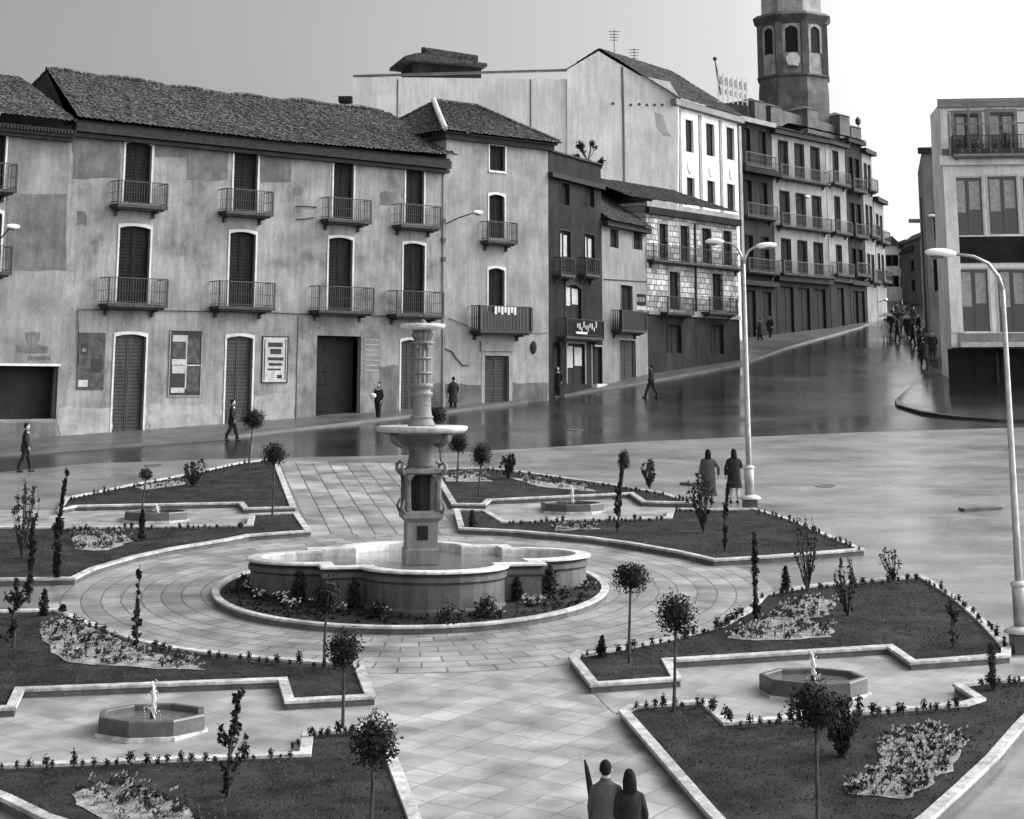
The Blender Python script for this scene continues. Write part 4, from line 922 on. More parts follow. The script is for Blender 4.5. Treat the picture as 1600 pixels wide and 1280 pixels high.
PG1 = G(1299, 515)
Gb, zG = rowhouse('balcony_house', 'house with pale wall strips between dark balcony windows, below the tower', 1214, 1299, 525, 515, 212, 'palew', (.2, .5, .8), ((228, 283), (305, 357), (378, 430)), 1.3, 'darkw', P0=(PF1.x+.05, PF1.y+.05), P1=PG1, gfl=450, trim='eave')
Gb.bar('shop_front', 'darkw', 0, Gb.L, -.04, 0, -2, Gb.z(1256, 440)) if False else None
PH1 = G(1330, 510)
Hb, zH = rowhouse('light_strip_house', 'narrow pale house with stacked small balconies right of the balcony house', 1299, 1330, 515, 510, 225, 'palew', (.5,), ((240, 290), (310, 365), (385, 430)), 1.0, 'darkw', P0=(PG1.x+.05, PG1.y+.05), P1=PH1, gfl=450, trim='eave')
PI1 = G(1356, 506)
Ib, zI = rowhouse('dark_street_house', 'dark narrow house with a moulded cornice further down the street', 1330, 1356, 510, 506, 222, 'darkw2', (.3, .7), ((250, 300), (320, 370), (390, 430)), .8, 'darkw', P0=(PH1.x+.05, PH1.y+.05), P1=PI1, gfl=455, trim='eave')
PJ1 = G(1372, 502)
Jb, zJ = rowhouse('corner_turret_house', 'pale topped house with a small projecting cornice down the street', 1356, 1372, 506, 502, 240, 'midw', (.3, .7), ((262, 300), (325, 370), (400, 440)), .7, 'darkw', P0=(PI1.x+.05, PI1.y+.05), P1=PJ1, trim='eave')
PK1 = G(1387, 497)
Kb, zK = rowhouse('far_street_house', 'streaked house with a low eave at the end of the left side of the street', 1372, 1387, 502, 497, 315, 'midw', (.3, .7), ((340, 380), (400, 440)), .8, 'darkw', P0=(PJ1.x+.05, PJ1.y+.05), P1=PK1, trim='eave')
for Bq, z0q, y in ((Gb, zG, 190), (Hb, zH, 205), (Ib, zI, 200)):
    roofpart(Bq, [((-.1, -.5, z0q), (Bq.L+.1, -.5, z0q), (Bq.L+.1, 5, z0q+1.6), (-.1, 5, z0q+1.6)), ((Bq.L+.1, 10.5, z0q), (-.1, 10.5, z0q), (-.1, 5, z0q+1.6), (Bq.L+.1, 5, z0q+1.6))], mt='tiled', pitch=.4)
# church tower
TY = 185; tp = atY(1241, 155, TY); kk = 1/ppm(TY)
tw = empty('church_tower', (tp.x, tp.y, tp.z), 0, 'octagonal stone church bell tower rising above the street roofs', 'tower')
tz = lambda y: zat(tp.x, tp.y, y)-tp.z
a0 = R(12)
mb = MB()
for r0, r1, y0, y1 in ((55, 54, 124, 45), (52, 50, 28, -60)):
    mb.lathe([(r0*kk, tz(y0)), (r1*kk, tz(y1))], 8, a0=a0)
mb.build('shaft', 'tower', tw)
mb = MB(); mb.lathe([(60*kk, tz(330)), (60*kk, tz(150)), (58*kk, tz(128))], 8, a0=a0); mb.build('base', 'towerd', tw)
mb = MB(); mb.lathe([(54*kk, tz(46)), (57*kk, tz(42)), (64*kk, tz(36)), (67*kk, tz(33)), (60*kk, tz(28)), (52*kk, tz(26))], 8, a0=a0); mb.build('upper_cornice', 'towerd', tw)
mb = MB(); mb.lathe([(57*kk, tz(129)), (62*kk, tz(126)), (62*kk, tz(124)), (55*kk, tz(122))], 8, a0=a0); mb.build('lower_cornice', 'towerd', tw)
apo = 54.6*kk*math.cos(math.pi/8)
for k in range(8):
    t = a0+math.pi/8+k*math.pi/4
    if math.sin(t) > .35: continue
    o = bpy.data.objects.new('belfry_opening', None)
    wd = 10*kk; pts = archpts(-wd, wd, tz(90), tz(50), .35)
    mb = MB(); mb.slabxz(pts, -.02, .12)
    ob = mb.build('belfry_opening', 'black', tw); ob.location = (math.cos(t)*(apo+.0), math.sin(t)*(apo), 0); ob.rotation_euler = (0, 0, t+math.pi/2)
    mb = MB(); mb.ringxz(pts, archpts(-wd-.28, wd+.28, tz(90), tz(50)+.3, .35), -.14, .05); f = mb.build('surround', 'tower', ob)
for k in range(8):
    t = a0+k*math.pi/4; mb = MB(); c_, s_ = math.cos(t)*54*kk, math.sin(t)*54*kk; mb.box(c_-.35, c_+.35, s_-.35, s_+.35, tz(124), tz(44)); mb.build('corner_pilaster', 'towerd', tw)
t = a0+math.pi/8+5*math.pi/4
mb = MB(); mb.lathe([(.05, .9), (.25, .85), (.42, .4), (.6, -.4), (.72, -.6), (.6, -.6)], 16); b_ = mb.build('bell', 'steel', tw, True); b_.location = (tp.x*0+(1231-1241)*kk, -57*kk, tz(105))
mb = MB(); mb.lathe([(0, 0), (.72, 0), (.72, .12), (0, .12)], 20); b_ = mb.build('clock_face', 'white', tw); b_.rotation_euler = (R(90), 0, 0); b_.location = ((1231-1241)*kk, -apo-.9, tz(104))
# church body below tower
cb0, cb1 = atY(1168, 180, 172), atY(1345, 215, 186)
CB = Bld('church', 'dark stone church body with buttresses at the foot of the tower', 'church', (cb0.x, cb0.y), (cb1.x, cb1.y), zb=gz(0, 172))
CB.wall((CB.z(1175, 158), CB.z(1330, 205)), 8, 'towerd', z0=-2)
for x, y in ((1180, 160), (1205, 168), (1262, 172), (1312, 182), (1330, 200)):
    u = CB.px(x, y)[0]; zz = CB.z(x, y); mb = MB(); mb.box(u-.9, u+.9, -.6, 2, 0, zz); mb.add([(u-1, -.7, zz), (u+1, -.7, zz), (u+1, 2, zz), (u-1, 2, zz), (u, .6, zz+.5)], [(0, 1, 4), (1, 2, 4), (2, 3, 4), (3, 0, 4)]); mb.build('buttress', 'towerd', CB.root)
mb = MB(); u = CB.px(1341, 200)[0]; zz = CB.z(1341, 205); mb.lathe([(.06, zz-2), (.06, zz+.6), (.28, zz+.8), (.3, zz+1.2), (.06, zz+1.5)], 8, u, 0); mb.build('finial', 'iron', CB.root)
# ---- right building
RB0 = G(1490, 604); RB1 = RB0+Vector((14, -1.6, 0))
Rb = Bld('gallery_house', 'white cornered house with tall glazed bays and a dark shop floor on the right', 'house', RB0, RB1)
r1 = Rb.op(1490, 1535, 278, 368); r2 = Rb.op(1545, 1590, 276, 366); r3 = Rb.op(1500, 1545, 421, 518); r4 = Rb.op(1560, 1605, 421, 519); r5 = Rb.op(1600, 1645, 278, 366)
g1 = Rb.op(1490, 1560, 552, 640); g2 = Rb.op(1570, 1640, 552, 640); t1 = Rb.op(1492, 1530, 178, 232); t2 = Rb.op(1545, 1585, 176, 232)
zR = Rb.z(1510, 160)
Rb.wall(zR, 5, 'whitef')
for r in (r1, r2, r3, r4, r5): window(Rb, r, frame='white', fw=.12, arch=0, leaf='glass', curtain=True)
for r in (g1, g2): window(Rb, r, frame='darkw', fw=.25, arch=0, leaf='black', kind='shop_window')
for r in (t1, t2): window(Rb, r, frame='grey', fw=.2, arch=0, leaf='glass', curtain=True)
Rb.bar('ground_facing', 'darkw', 0, g1[0]-.25, -.05, 0, -2, Rb.z(1520, 548)); Rb.bar('ground_lintel', 'darkw', 0, Rb.L, -.05, 0, g1[3]+.26, Rb.z(1520, 543))
z = Rb.z(1520, 543); Rb.bar('shop_canopy', 'white', .4, Rb.L, -1.0, 0, z, z+.28); Rb.bar('sign_band', 'grey', .4, Rb.L, -.1, 0, z+.3, Rb.z(1520, 521))
z0q, z1q = Rb.z(1515, 411), Rb.z(1515, 370); Rb.bar('spandrel', 'darkw', r1[0]-.1, Rb.L, -.06, 0, z0q, z1q)
z = Rb.z(1515, 244); Rb.bar('cornice', 'whitef', -.2, Rb.L, -.35, 0, z-.55, z)
Rb.bar('corner_pilaster', 'whitef', 0, .7, -.12, 0, Rb.z(1490, 520), z-.55)
Rb.bar('parapet', 'grey', -.15, Rb.L, -.2, 0, zR-.3, zR+.2)
balcony(Rb, .5, Rb.L-.2, z+.02, 1.1, .9, slab='grey', gap=.2, tt=.04)
Rb.bar('upper_band', 'midw', 0, Rb.L, -.08, 0, z+.05, t1[2]-.02) if t1[2]-.02 > z+.1 else None
rn = random.Random(3); LB = ['leftmost leafy plant on the top balcony of the white gallery house', 'second leafy plant from the left on the gallery house top balcony', 'third leafy plant from the left on the gallery house top balcony', 'rightmost leafy plant on the top balcony of the white gallery house']
LV = []
for i in range(4):
    u = 1.0+i*.95; P_ = Rb.P0+Rb.U*u-Rb.I*.6; LV.append((LB[i], P_.x, P_.y, z+.02+Rb.zb))
mb = MB(); rn = random.Random(12)
for i in range(9):
    u = .3+i*1.15; hh = zR-z; mb.box(u, u+.12, -.85, -.73, z, z+hh*rn.uniform(.55, 1.0))
for q in (.55, .78, .95): mb.box(.3, 9.6, -.84, -.80, z+(zR-z)*q, z+(zR-z)*q+.08)
mb.build('terrace_trellis', 'midw', Rb.root)
# buildings behind on the right side
q0 = G(1456, 560); q1 = q0+Vector((10, -2.0, 0))
RK = Bld('right_side_house', 'dark narrow street house showing its edge left of the white gallery house', 'house', q0, q1)
for yy in ((260, 300), (330, 375), (405, 455)):
    RK.op(1459, 1470, *yy)
RK.wall(RK.z(1468, 232), 14, 'midw')
for r in RK.ops: window(RK, r, frame='grey', fw=.1, arch=0)
RK.bar('cornice', 'eave', -.3, RK.L, -.4, 0, RK.z(1468, 240), RK.z(1468, 232)+.05)
for i, (x0, x1, yb, yt, mt, lab) in enumerate(((1386, 1408, 470, 383, 'whitef', 'pale far house with a dark roof closing the end of the street'), (1408, 1428, 470, 388, 'whitef', 'second pale facade from the left closing the street end'),
                                  (1428, 1442, 475, 392, 'midw', 'narrow grey far house in the gap at the street end'), (1442, 1475, 478, 372, 'palew', 'far house at the right end of the street row'))):
    p = G(x0, yb); qx = ray(x1, yb); qx = qx*(p.y/qx.y)
    fb = Bld('end_house', lab, 'house', p, (qx.x-.03, p.y), group='houses closing the far end of the street')
    for c in (.3, .7):
        for t, bo in ((.62, .82), (.25, .45)): h = fb.z((x0+x1)/2, yt); u = fb.L*c; fb.ops.append((u-.35, u+.35, h*t, h*bo))
    zt_ = fb.z((x0+x1)/2, yt); fb.wall(zt_, 8, mt, z0=-4)  # street-end walls lightened: distance haze put into their colour
    for r in fb.ops: window(fb, r, frame=None, leaf='shut')
    mb = MB(); mb.slabxz([(-.2, zt_), (fb.L*.5, zt_+.9), (fb.L+.2, zt_)][::-1], -.4, 8); mb.build('roof', 'tiled', fb.root)
# ================================================================== lamps
def lamp(base, topy, arms, label, rpole=.085, group='tall steel street lamps', ped=True):
    g = gz(base.x, base.y); e = empty('street_lamp', (base.x, base.y, g), 0, label, 'street lamp', group); H = zat(base.x, base.y, topy)-g
    if ped:
        mb = MB(); mb.lathe([(.30, -.2), (.30, .35), (.27, .38)], 4, a0=math.pi/4); mb.build('plinth', 'poolw', e)
        mb = MB(); mb.lathe([(.34, .38), (.36, .41), (.30, .47), (.16, .52)], 16); mb.build('plinth_cap', 'white', e, True)
        mb = MB(); mb.lathe([(.15, .5), (.15, 1.28), (.13, 1.32)], 14); mb.build('pole_foot', 'steel', e, True)
        mb = MB(); mb.lathe([(.17, 1.30), (.18, 1.34), (.12, 1.40), (.10, 1.40)], 14); mb.build('collar', 'white', e, True)
    mb = MB(); mb.tube([(0, 0, .5 if ped else 0), (0, 0, 2.5), (0, 0, H-.5), (0, 0, H)], [rpole*1.1, rpole, rpole*.65, rpole*.6], 12); mb.build('pole', 'steel', e, True)
    for (dx, dy, dz) in arms:
        mb = MB(); mb.tube([(0, 0, H-.02), (dx*.06, dy*.06, H+dz*.35), (dx*.22, dy*.22, H+dz*.72), (dx*.45, dy*.45, H+dz*.92), (dx*.8, dy*.8, H+dz)], [.05, .045, .04, .035, .032], 8); mb.build('arm', 'steel', e, True)
        a = math.atan2(dy, dx); L = .34
        mb = MB(); mb.ell((0, 0, 0), (L, .15, .10), 16, 10); h = mb.build('lamp_head', 'lampw', e, True); h.location = (dx, dy, H+dz+.02); h.rotation_euler = (0, -.06, a)
        mb = MB(); mb.ell((.05, 0, -.07), (L*.6, .12, .06), 12, 8); mb.build('lamp_glass', 'lampd', h, True)
lb = G(1172, 800); lamp(lb, 412, [(-.85, .5, .72), (.72, -.1, .55)], 'tall steel street lamp with two curved arms beside the two women')
lb2 = G(1598, 1020); lamp(lb2, 452, [(-1.25, .1, .75)], 'tall steel street lamp at the right edge, one long arm reaching left', .075)
def walllamp(B_, x0, y0, x1, y1, label, out=1.6):
    u, z = B_.px(x0, y0); P = Vector((B_.P0.x, B_.P0.y, 0))+B_.U*u; e = empty('wall_lamp', (P.x, P.y, z+B_.zb), B_.root.rotation_euler.z, label, 'lamp', 'wall lamps on brackets')
    d = ray(x1, y1); t = (B_.P0.dot(B_.I)-out)/d.dot(B_.I); Q = d*t; u2 = (Q-B_.P0).dot(B_.U)-u; z2 = Q.z-B_.zb-z
    mb = MB(); mb.tube([(0, 0, 0), (u2*.4, -out*.4, z2*.55), (u2*.9, -out*.9, z2)], .03, 6); mb.build('bracket', 'iron', e)
    mb = MB(); mb.ell((u2, -out, z2), (.32, .16, .11), 14, 8); mb.build('lamp_head', 'lampw', e, True)
    mb = MB(); mb.ell((u2, -out, z2-.09), (.22, .13, .08), 12, 6); mb.build('lamp_glass', 'lampd', e, True)
walllamp(B, 697, 350, 747, 332, 'white lamp on a bracket over the pale corner house wall', 1.5)
walllamp(A0, 2, 372, 20, 354, 'white lamp on a bracket at the left edge of the left house', 1.2)
walllamp(Gb, 1245, 315, 1261, 307, 'small white lamp on the balcony house front', 1.2)
walllamp(Kb, 1374, 472, 1384, 468, 'small white lamp low on the far street house', 1.2)
walllamp(RK, 1460, 352, 1457, 337, 'small white lamp on the dark right side house', 1.0)
# ================================================================== vegetation
def leaves(mb, c, r, n, size, rnd, shell=.55, sq=(1, 1, 1), lump=.4):
    dirs = [Vector((rnd.gauss(0, 1), rnd.gauss(0, 1), rnd.gauss(0, 1))).normalized() for _ in range(9)]
    for _ in range(n):
        d = Vector((rnd.gauss(0, 1), rnd.gauss(0, 1), rnd.gauss(0, 1))).normalized(); k = 1+lump*max(0, max(d.dot(q) for q in dirs)*2-1)*rnd.uniform(.4, 1)-.12
        p = Vector(c)+Vector((d.x*sq[0], d.y*sq[1], d.z*sq[2]))*r*k*(shell+(1-shell)*rnd.random())
        a = Vector((rnd.gauss(0, 1), rnd.gauss(0, 1), rnd.gauss(0, 1))).normalized(); b = a.cross(d); b = b.normalized() if b.length > .01 else a.orthogonal().normalized(); s = size*rnd.uniform(.6, 1.3)
        mb.add([p-a*s, p-b*s*.5, p+a*s, p+b*s*.5], [(0, 1, 2, 3)])
def base_of(x, y): p = G(x, y, .14); return p
def treething(name, label, p, group=None, cat='tree'): return empty(name, (p.x, p.y, gz(p.x, p.y)+.1), 0, label, cat, group)
def balltree(cx, cy, rx, ry, bx, by, label, leaf='leaf', seed=0, tuft=0):
    rn = random.Random(seed+cx); p = base_of(bx, by); e = treething('ball_tree', label, p, 'clipped ball headed garden trees'); z0 = gz(p.x, p.y)+.1
    zc_ = zat(p.x, p.y, cy)-z0; k = 1/ppm(p.y); dx = (atY(cx, cy, p.y).x-p.x); R_ = rx*k; RZ = ry*k
    mb = MB(); mb.tube([(0, 0, -.1), (dx*.3+rn.uniform(-.02, .02), 0, zc_*.35), (dx*.7, 0, zc_*.7), (dx, 0, zc_-RZ*.5)], [.035, .028, .024, .022], 7)
    for i in range(9):
        a = rn.uniform(0, 6.28); r_ = rn.uniform(.5, .9)*R_; mb.tube([(dx, 0, zc_-RZ*.8), (dx+r_*.4*math.cos(a), r_*.4*math.sin(a), zc_-RZ*.2), (dx+r_*math.cos(a), r_*math.sin(a), zc_+RZ*rn.uniform(0, .6))], [.018, .012, .005], 5)
    mb.build('trunk', 'bark', e)
    mb = MB(); leaves(mb, (dx, 0, zc_), R_*.94, int(2600*min(1.6, max(.45, R_/.4))), .032, rn, .35, (1, 1, RZ/R_))
    leaves(mb, (dx, 0, zc_), R_*1.08, 260, .036, rn, .85, (1, 1, RZ/R_), .45); mb.build('crown', leaf, e)
BT = [(985, 903, 26, 22, 983, 1036, 'ball headed tree with a flat topped crown, inner tip of the near right lawn'), (1056, 961, 29, 30, 1052, 1112, 'ball headed tree beside the narrow path left of the near right octagonal fountain'),
      (538, 1015, 27, 27, 535, 1142, 'ball headed tree on the tip of the near left lawn by the central path'), (585, 1160, 35, 38, 577, 1320, 'large ball headed tree in the nearest left lawn beside the central path'),
      (1275, 1106, 40, 34, 1277, 1330, 'wide dark ball headed tree in front of the near right octagonal fountain'), (510, 932, 20, 24, 507, 1042, 'ball headed tree in front of the left part of the fountain basin'),
      (429, 710, 18, 18, 425, 806, 'ball headed tree at the corner of the far left lawn by the central path'), (396, 655, 18, 15, 388, 735, 'ball headed tree rising over the dark road on the far left lawn edge'),
      (752, 710, 16, 18, 748, 775, 'ball headed tree on the far right lawn, right of the fountain bowl'), (717, 693, 15, 15, 714, 757, 'ball headed tree just under the right side of the fountain bowl'), (683, 648, 14, 14, 690, 742, 'ball headed tree half hidden behind the fountain column')]
for i, t in enumerate(BT): balltree(*t, seed=i)
def conifer(x, y, h, w_, label, leaf='leaf', dens=1, sparse=False, lean=0, name='conifer', thin=False):
    rn = random.Random(x*7+y); p = base_of(x, y); e = treething(name, label, p, 'slender garden conifers and saplings'); k = 1/ppm(p.y); H = h*k; Wd = w_*k
    mb = MB(); lx = lean*k
    mb.tube([(lx*t*t+.02*math.sin(t*9), .02*math.cos(t*7), H*t) for t in (0, .2, .4, .6, .8, 1)], [.035, .03, .025, .02, .012, .005], 6)
    lb_ = MB(); nb = int(30*dens)
    for i in range(nb):
        t = rn.uniform(.05, .98)**.9; a = rn.uniform(0, 6.28); taper = (1-t**1.6*.85)*(.55+.45*math.sin(t*11+x))
        L = Wd*taper*rn.uniform(.35, .8); x0, z0 = lx*t*t, H*t; x1, y1, z1 = x0+L*math.cos(a), L*math.sin(a), z0+L*rn.uniform(.4, 1.6)
        mb.tube([(x0, 0, z0), ((x0+x1)/2, y1/2, z0+(z1-z0)*.3), (x1, y1, z1)], [.012, .008, .003], 4)
        if sparse:
            for j in range(4): s = rn.uniform(.3, 1); leaves(lb_, (x0+(x1-x0)*s, y1*s, z0+(z1-z0)*s), .05, 8, .035, rn, .1)
        else:
            for j in range(4): s = rn.uniform(.1, 1.05); leaves(lb_, (x0+(x1-x0)*s, y1*s, z0+(z1-z0)*s), max(.05, L*.35), 11, .034, rn, .05, (1, 1, 1.6))
    mb.build('trunk', 'bark', e); lb_.build('foliage', leaf, e)
def cone(x, y, h, w_, label, leaf='leaf', group='small clipped cone shrubs'):
    rn = random.Random(x*3+y); p = base_of(x, y); e = treething('cone_shrub', label, p, group, 'shrub'); k = 1/ppm(p.y); H = h*k; Wd = w_*k*.5
    mb = MB(); mb.tube([(0, 0, -.1), (0, 0, H*.8)], [.03, .01], 5); mb.build('trunk', 'bark', e)
    mb = MB()
    for i in range(10): t = i/9; leaves(mb, (0, 0, H*(.08+.86*t)), Wd*max(.18, math.sin(math.pi*min(1, .22+t*.78))**.8), 46, .045, rn, .45)
    mb.build('foliage', leaf, e)
def feather(x, y, h, w_, label, leaf='leaf2', bare=False, nb=14, name='feathery_shrub'):
    rn = random.Random(x*5+y); p = base_of(x, y); e = treething(name, label, p, 'loose garden shrubs', 'shrub'); k = 1/ppm(p.y); H = h*k; Wd = w_*k*.5
    mb = MB(); lb_ = MB()
    for i in range(nb):
        a = rn.uniform(0, 6.28); r_ = Wd*rn.uniform(.2, 1); hh = H*rn.uniform(.6, 1)
        pts = [(0, 0, 0), (r_*.5*math.cos(a), r_*.5*math.sin(a), hh*.4), (r_*math.cos(a), r_*math.sin(a), hh*.75), (r_*rn.uniform(.6, 1.1)*math.cos(a), r_*math.sin(a), hh)]
        mb.tube(pts, [.02, .014, .008, .003], 4)
        for j in range(9):
            t = rn.uniform(.15, 1)*3; q = min(2, int(t)); f_ = t-q; A_, B_ = Vector(pts[q]), Vector(pts[q+1]); leaves(lb_, A_.lerp(B_, min(1, f_)), Wd*.22, (3 if bare else 11), .04, rn, .1)
    mb.build('trunk', 'bark', e); lb_.build('foliage', leaf, e)
conifer(355, 1246, 150, 58, 'sparse young conifer with a slanting tip in the nearest left lawn', dens=1.5, sparse=True, lean=14)
conifer(212, 1018, 132, 12, 'thin bare sapling with foliage at its foot on the left edge of the ring path', dens=1.1, sparse=True, thin=True)
conifer(1182, 978, 140, 14, 'thin dark sapling on the inner corner of the near right lawn', dens=1.6, thin=True)
conifer(965, 832, 122, 12, 'slender tapering tree left of the small leafy shrub on the far right lawn', 'leaf', dens=1.9, thin=True, lean=12)
conifer(1133, 862, 105, 16, 'dark sapling in front of the two women on the far right lawn', dens=1.5, thin=True, lean=8)
conifer(1552, 1078, 70, 14, 'narrow conifer by the right end of the near right court', 'leaf2', dens=2)
conifer(85, 905, 165, 18, 'tall dark cypress like tree in the left cluster, leaning to the right', 'leaf', dens=3.4, lean=12)
conifer(45, 940, 125, 16, 'dark slender tree left of the cypress in the left cluster', 'leaf', dens=2.6)
conifer(20, 1012, 105, 40, 'bare branching tree at the left edge above the flowerbed', 'leaf', dens=1.5, sparse=True)
conifer(90, 905, 52, 8, 'small dark sapling at the foot of the tall cypress', dens=1.3)
conifer(1490, 1012, 72, 22, 'faint thin sapling in the middle of the near right lawn', 'leaf2', dens=.9, sparse=True)
conifer(221, 845, 48, 11, 'small dark conifer before the far left octagonal fountain', dens=2.5); conifer(1178, 878, 10, 6, 'short stub of a sapling beside the near edge of the far right lawn', dens=.6)
balltree(228, 741, 9, 8, 222, 806, 'tiny crowned thin tree behind the far left octagonal fountain', 'leaf2', 91)
balltree(975, 719, 9, 14, 968, 806, 'small oval crowned thin tree over the far right court', 'leaf2', 92)
feather(35, 872, 130, 44, 'tall feathery grey shrub at the left edge', 'leaf2'); feather(303, 760, 46, 34, 'loose shrub on the back edge of the far left lawn'); feather(795, 748, 42, 28, 'loose shrub on the back edge of the far right lawn', 'leaf')
feather(1015, 762, 46, 26, 'small leafy shrub by the plaza edge of the far right lawn', 'leaf2'); feather(1100, 832, 100, 44, 'wide dark feathery shrub in front of the woman in the lighter coat', 'leaf')
feather(1262, 924, 122, 52, 'young branching tree with upswept limbs on the near right lawn', 'leaf', True, 16); feather(1325, 962, 92, 44, 'spindly shrub with a dark base in the near right lawn', 'leaf', True, 18)
feather(1397, 908, 55, 44, 'small sparse sapling on the top edge of the near right lawn', 'leaf2', True, 9); feather(1318, 1182, 92, 66, 'wide dark bush behind the large ball tree in the nearest right lawn', 'leaf', False, 20)
cone(1228, 924, 40, 15, 'dark cone shrub on the top edge of the near right lawn'); cone(941, 1027, 34, 14, 'dark squat shrub at the inner tip of the near right lawn'); cone(68, 962, 42, 16, 'dark cone shrub at the left start of the ring path edge'); cone(738, 824, 28, 14, 'dark cone shrub by the path behind the fountain')
cone(98, 958, 14, 13, 'small round shrub right of the cone shrub on the left')
for x, y, h, w_, l in ((466, 938, 46, 30, 'cone shrub against the left lobe of the basin'), (553, 950, 46, 28, 'cone shrub left of the front lobe of the basin'), (808, 938, 36, 22, 'smaller cone shrub right of the front lobe of the basin'), (860, 925, 42, 26, 'cone shrub against the right lobe of the basin'), (590, 965, 22, 34, 'low dark shrub in the round bed under the basin'), (700, 975, 18, 60, 'low wide dark shrub in front of the front lobe'), (510, 958, 26, 30, 'low dark shrub between the two left cone shrubs'), (760, 962, 24, 50, 'low dark shrub under the right part of the front lobe')):
    cone(x, y, h, w_, l, group='shrubs in the round bed')
mb = MB(); rn = random.Random(8)
# edging tufts
def tuftmesh(seed):
    rn = random.Random(seed); mb = MB(); leaves(mb, (0, 0, .10), .062, 110, .022, rn, .1, (1, 1, 1.5)); return mb
protos = []
def tufts(pts, n, label, size=1.0, off=.12):
    P = [G(*q, .15) for q in pts]; Ls = [(P[i+1]-P[i]).length for i in range(len(P)-1)]; T = sum(Ls)
    rn = random.Random(int(pts[0][0]*3+pts[0][1]+n)); base = label
    for i in range(n):
        sf = 'th' if 10 <= (i+1) % 100 <= 20 else {1: 'st', 2: 'nd', 3: 'rd'}.get((i+1) % 10, 'th')
        label = '%d%s %s' % (i+1, sf, base)
        d = T*(i+.5+rn.uniform(-.22, .22))/n; k = 0
        while k < len(Ls)-1 and d > Ls[k]: d -= Ls[k]; k += 1
        p = P[k].lerp(P[k+1], d/Ls[k]); p = Vector((p.x+rn.uniform(-.05, .05), p.y-off*.3+rn.uniform(-.06, .06), gz(p.x, p.y)+.14))
        if len(protos) < 5:
            o = tuftmesh(len(protos)).build('edging_shrub', 'leaf'); tag(o, label, 'shrub', 'low shrubs edging the lawns'); protos.append(o); o.location = p
        else: o = copy_tree(rn.choice(protos), p, rn.uniform(0, 6), 1, label)
        s = size*rn.uniform(.55, 1.35); o.scale = (s, s, s*rn.uniform(.8, 1.4))
tufts([(222, 1012), (270, 1020), (400, 1035), (500, 1043), (566, 1046)], 22, 'small dark shrub from the left, ring side of the near left lawn')
tufts([(110, 970), (130, 980), (175, 994), (205, 1004)], 7, 'small dark shrub from the left behind the near left flowerbed')
tufts([(0, 1204), (120, 1199), (300, 1192), (465, 1184)], 24, 'small dark shrub from the left, top edge of the nearest left lawn')
tufts([(474, 1153), (560, 1147)], 7, 'small dark shrub from the left, short step of the nearest left lawn'); tufts([(462, 1160), (462, 1176)], 2, 'small dark shrub from the left, notch of the nearest left lawn')
tufts([(905, 1026), (985, 1018), (1052, 1004), (1120, 986), (1160, 963)], 24, 'small dark shrub from the left, ring side of the near right lawn')
tufts([(1190, 936), (1260, 923), (1350, 915), (1440, 908)], 19, 'small dark shrub from the left, straight top edge, near right lawn')
tufts([(1444, 908), (1500, 943), (1545, 983), (1574, 1014)], 20, 'small dark shrub from the left, slanting plaza edge, near right lawn', .9)
tufts([(988, 1110), (1104, 1103)], 8, 'small dark shrub from the left, short top edge, nearest right lawn'); tufts([(1108, 1106), (1140, 1132)], 5, 'small dark shrub from the left, slanting notch, nearest right lawn')
tufts([(1146, 1136), (1260, 1128), (1500, 1108)], 26, 'small dark shrub from the left in the row before the near right fountain'); tufts([(1530, 1073), (1600, 1068)], 6, 'small dark shrub from the left, right end of the nearest right lawn')
tufts([(104, 784), (190, 766), (300, 746), (365, 730), (428, 722)], 44, 'tiny shrub from the left, back edge of the far left lawn', .8)
tufts([(104, 830), (385, 826)], 32, 'tiny shrub from the left in the row before the far left fountain', .85)
tufts([(690, 738), (760, 737), (830, 745), (950, 762), (1040, 777), (1078, 788)], 52, 'tiny shrub from the left, back edge of the far right lawn', .8)
tufts([(792, 820), (1038, 814)], 30, 'tiny shrub from the left in the row before the far right fountain', .85); tufts([(1050, 800), (1100, 801)], 6, 'tiny shrub from the left at the right end of the far right court', .8)
tufts([(1184, 800), (1240, 818), (1310, 848), (1346, 862)], 20, 'small shrub from the left, slanting plaza edge, far right lawn', .9)
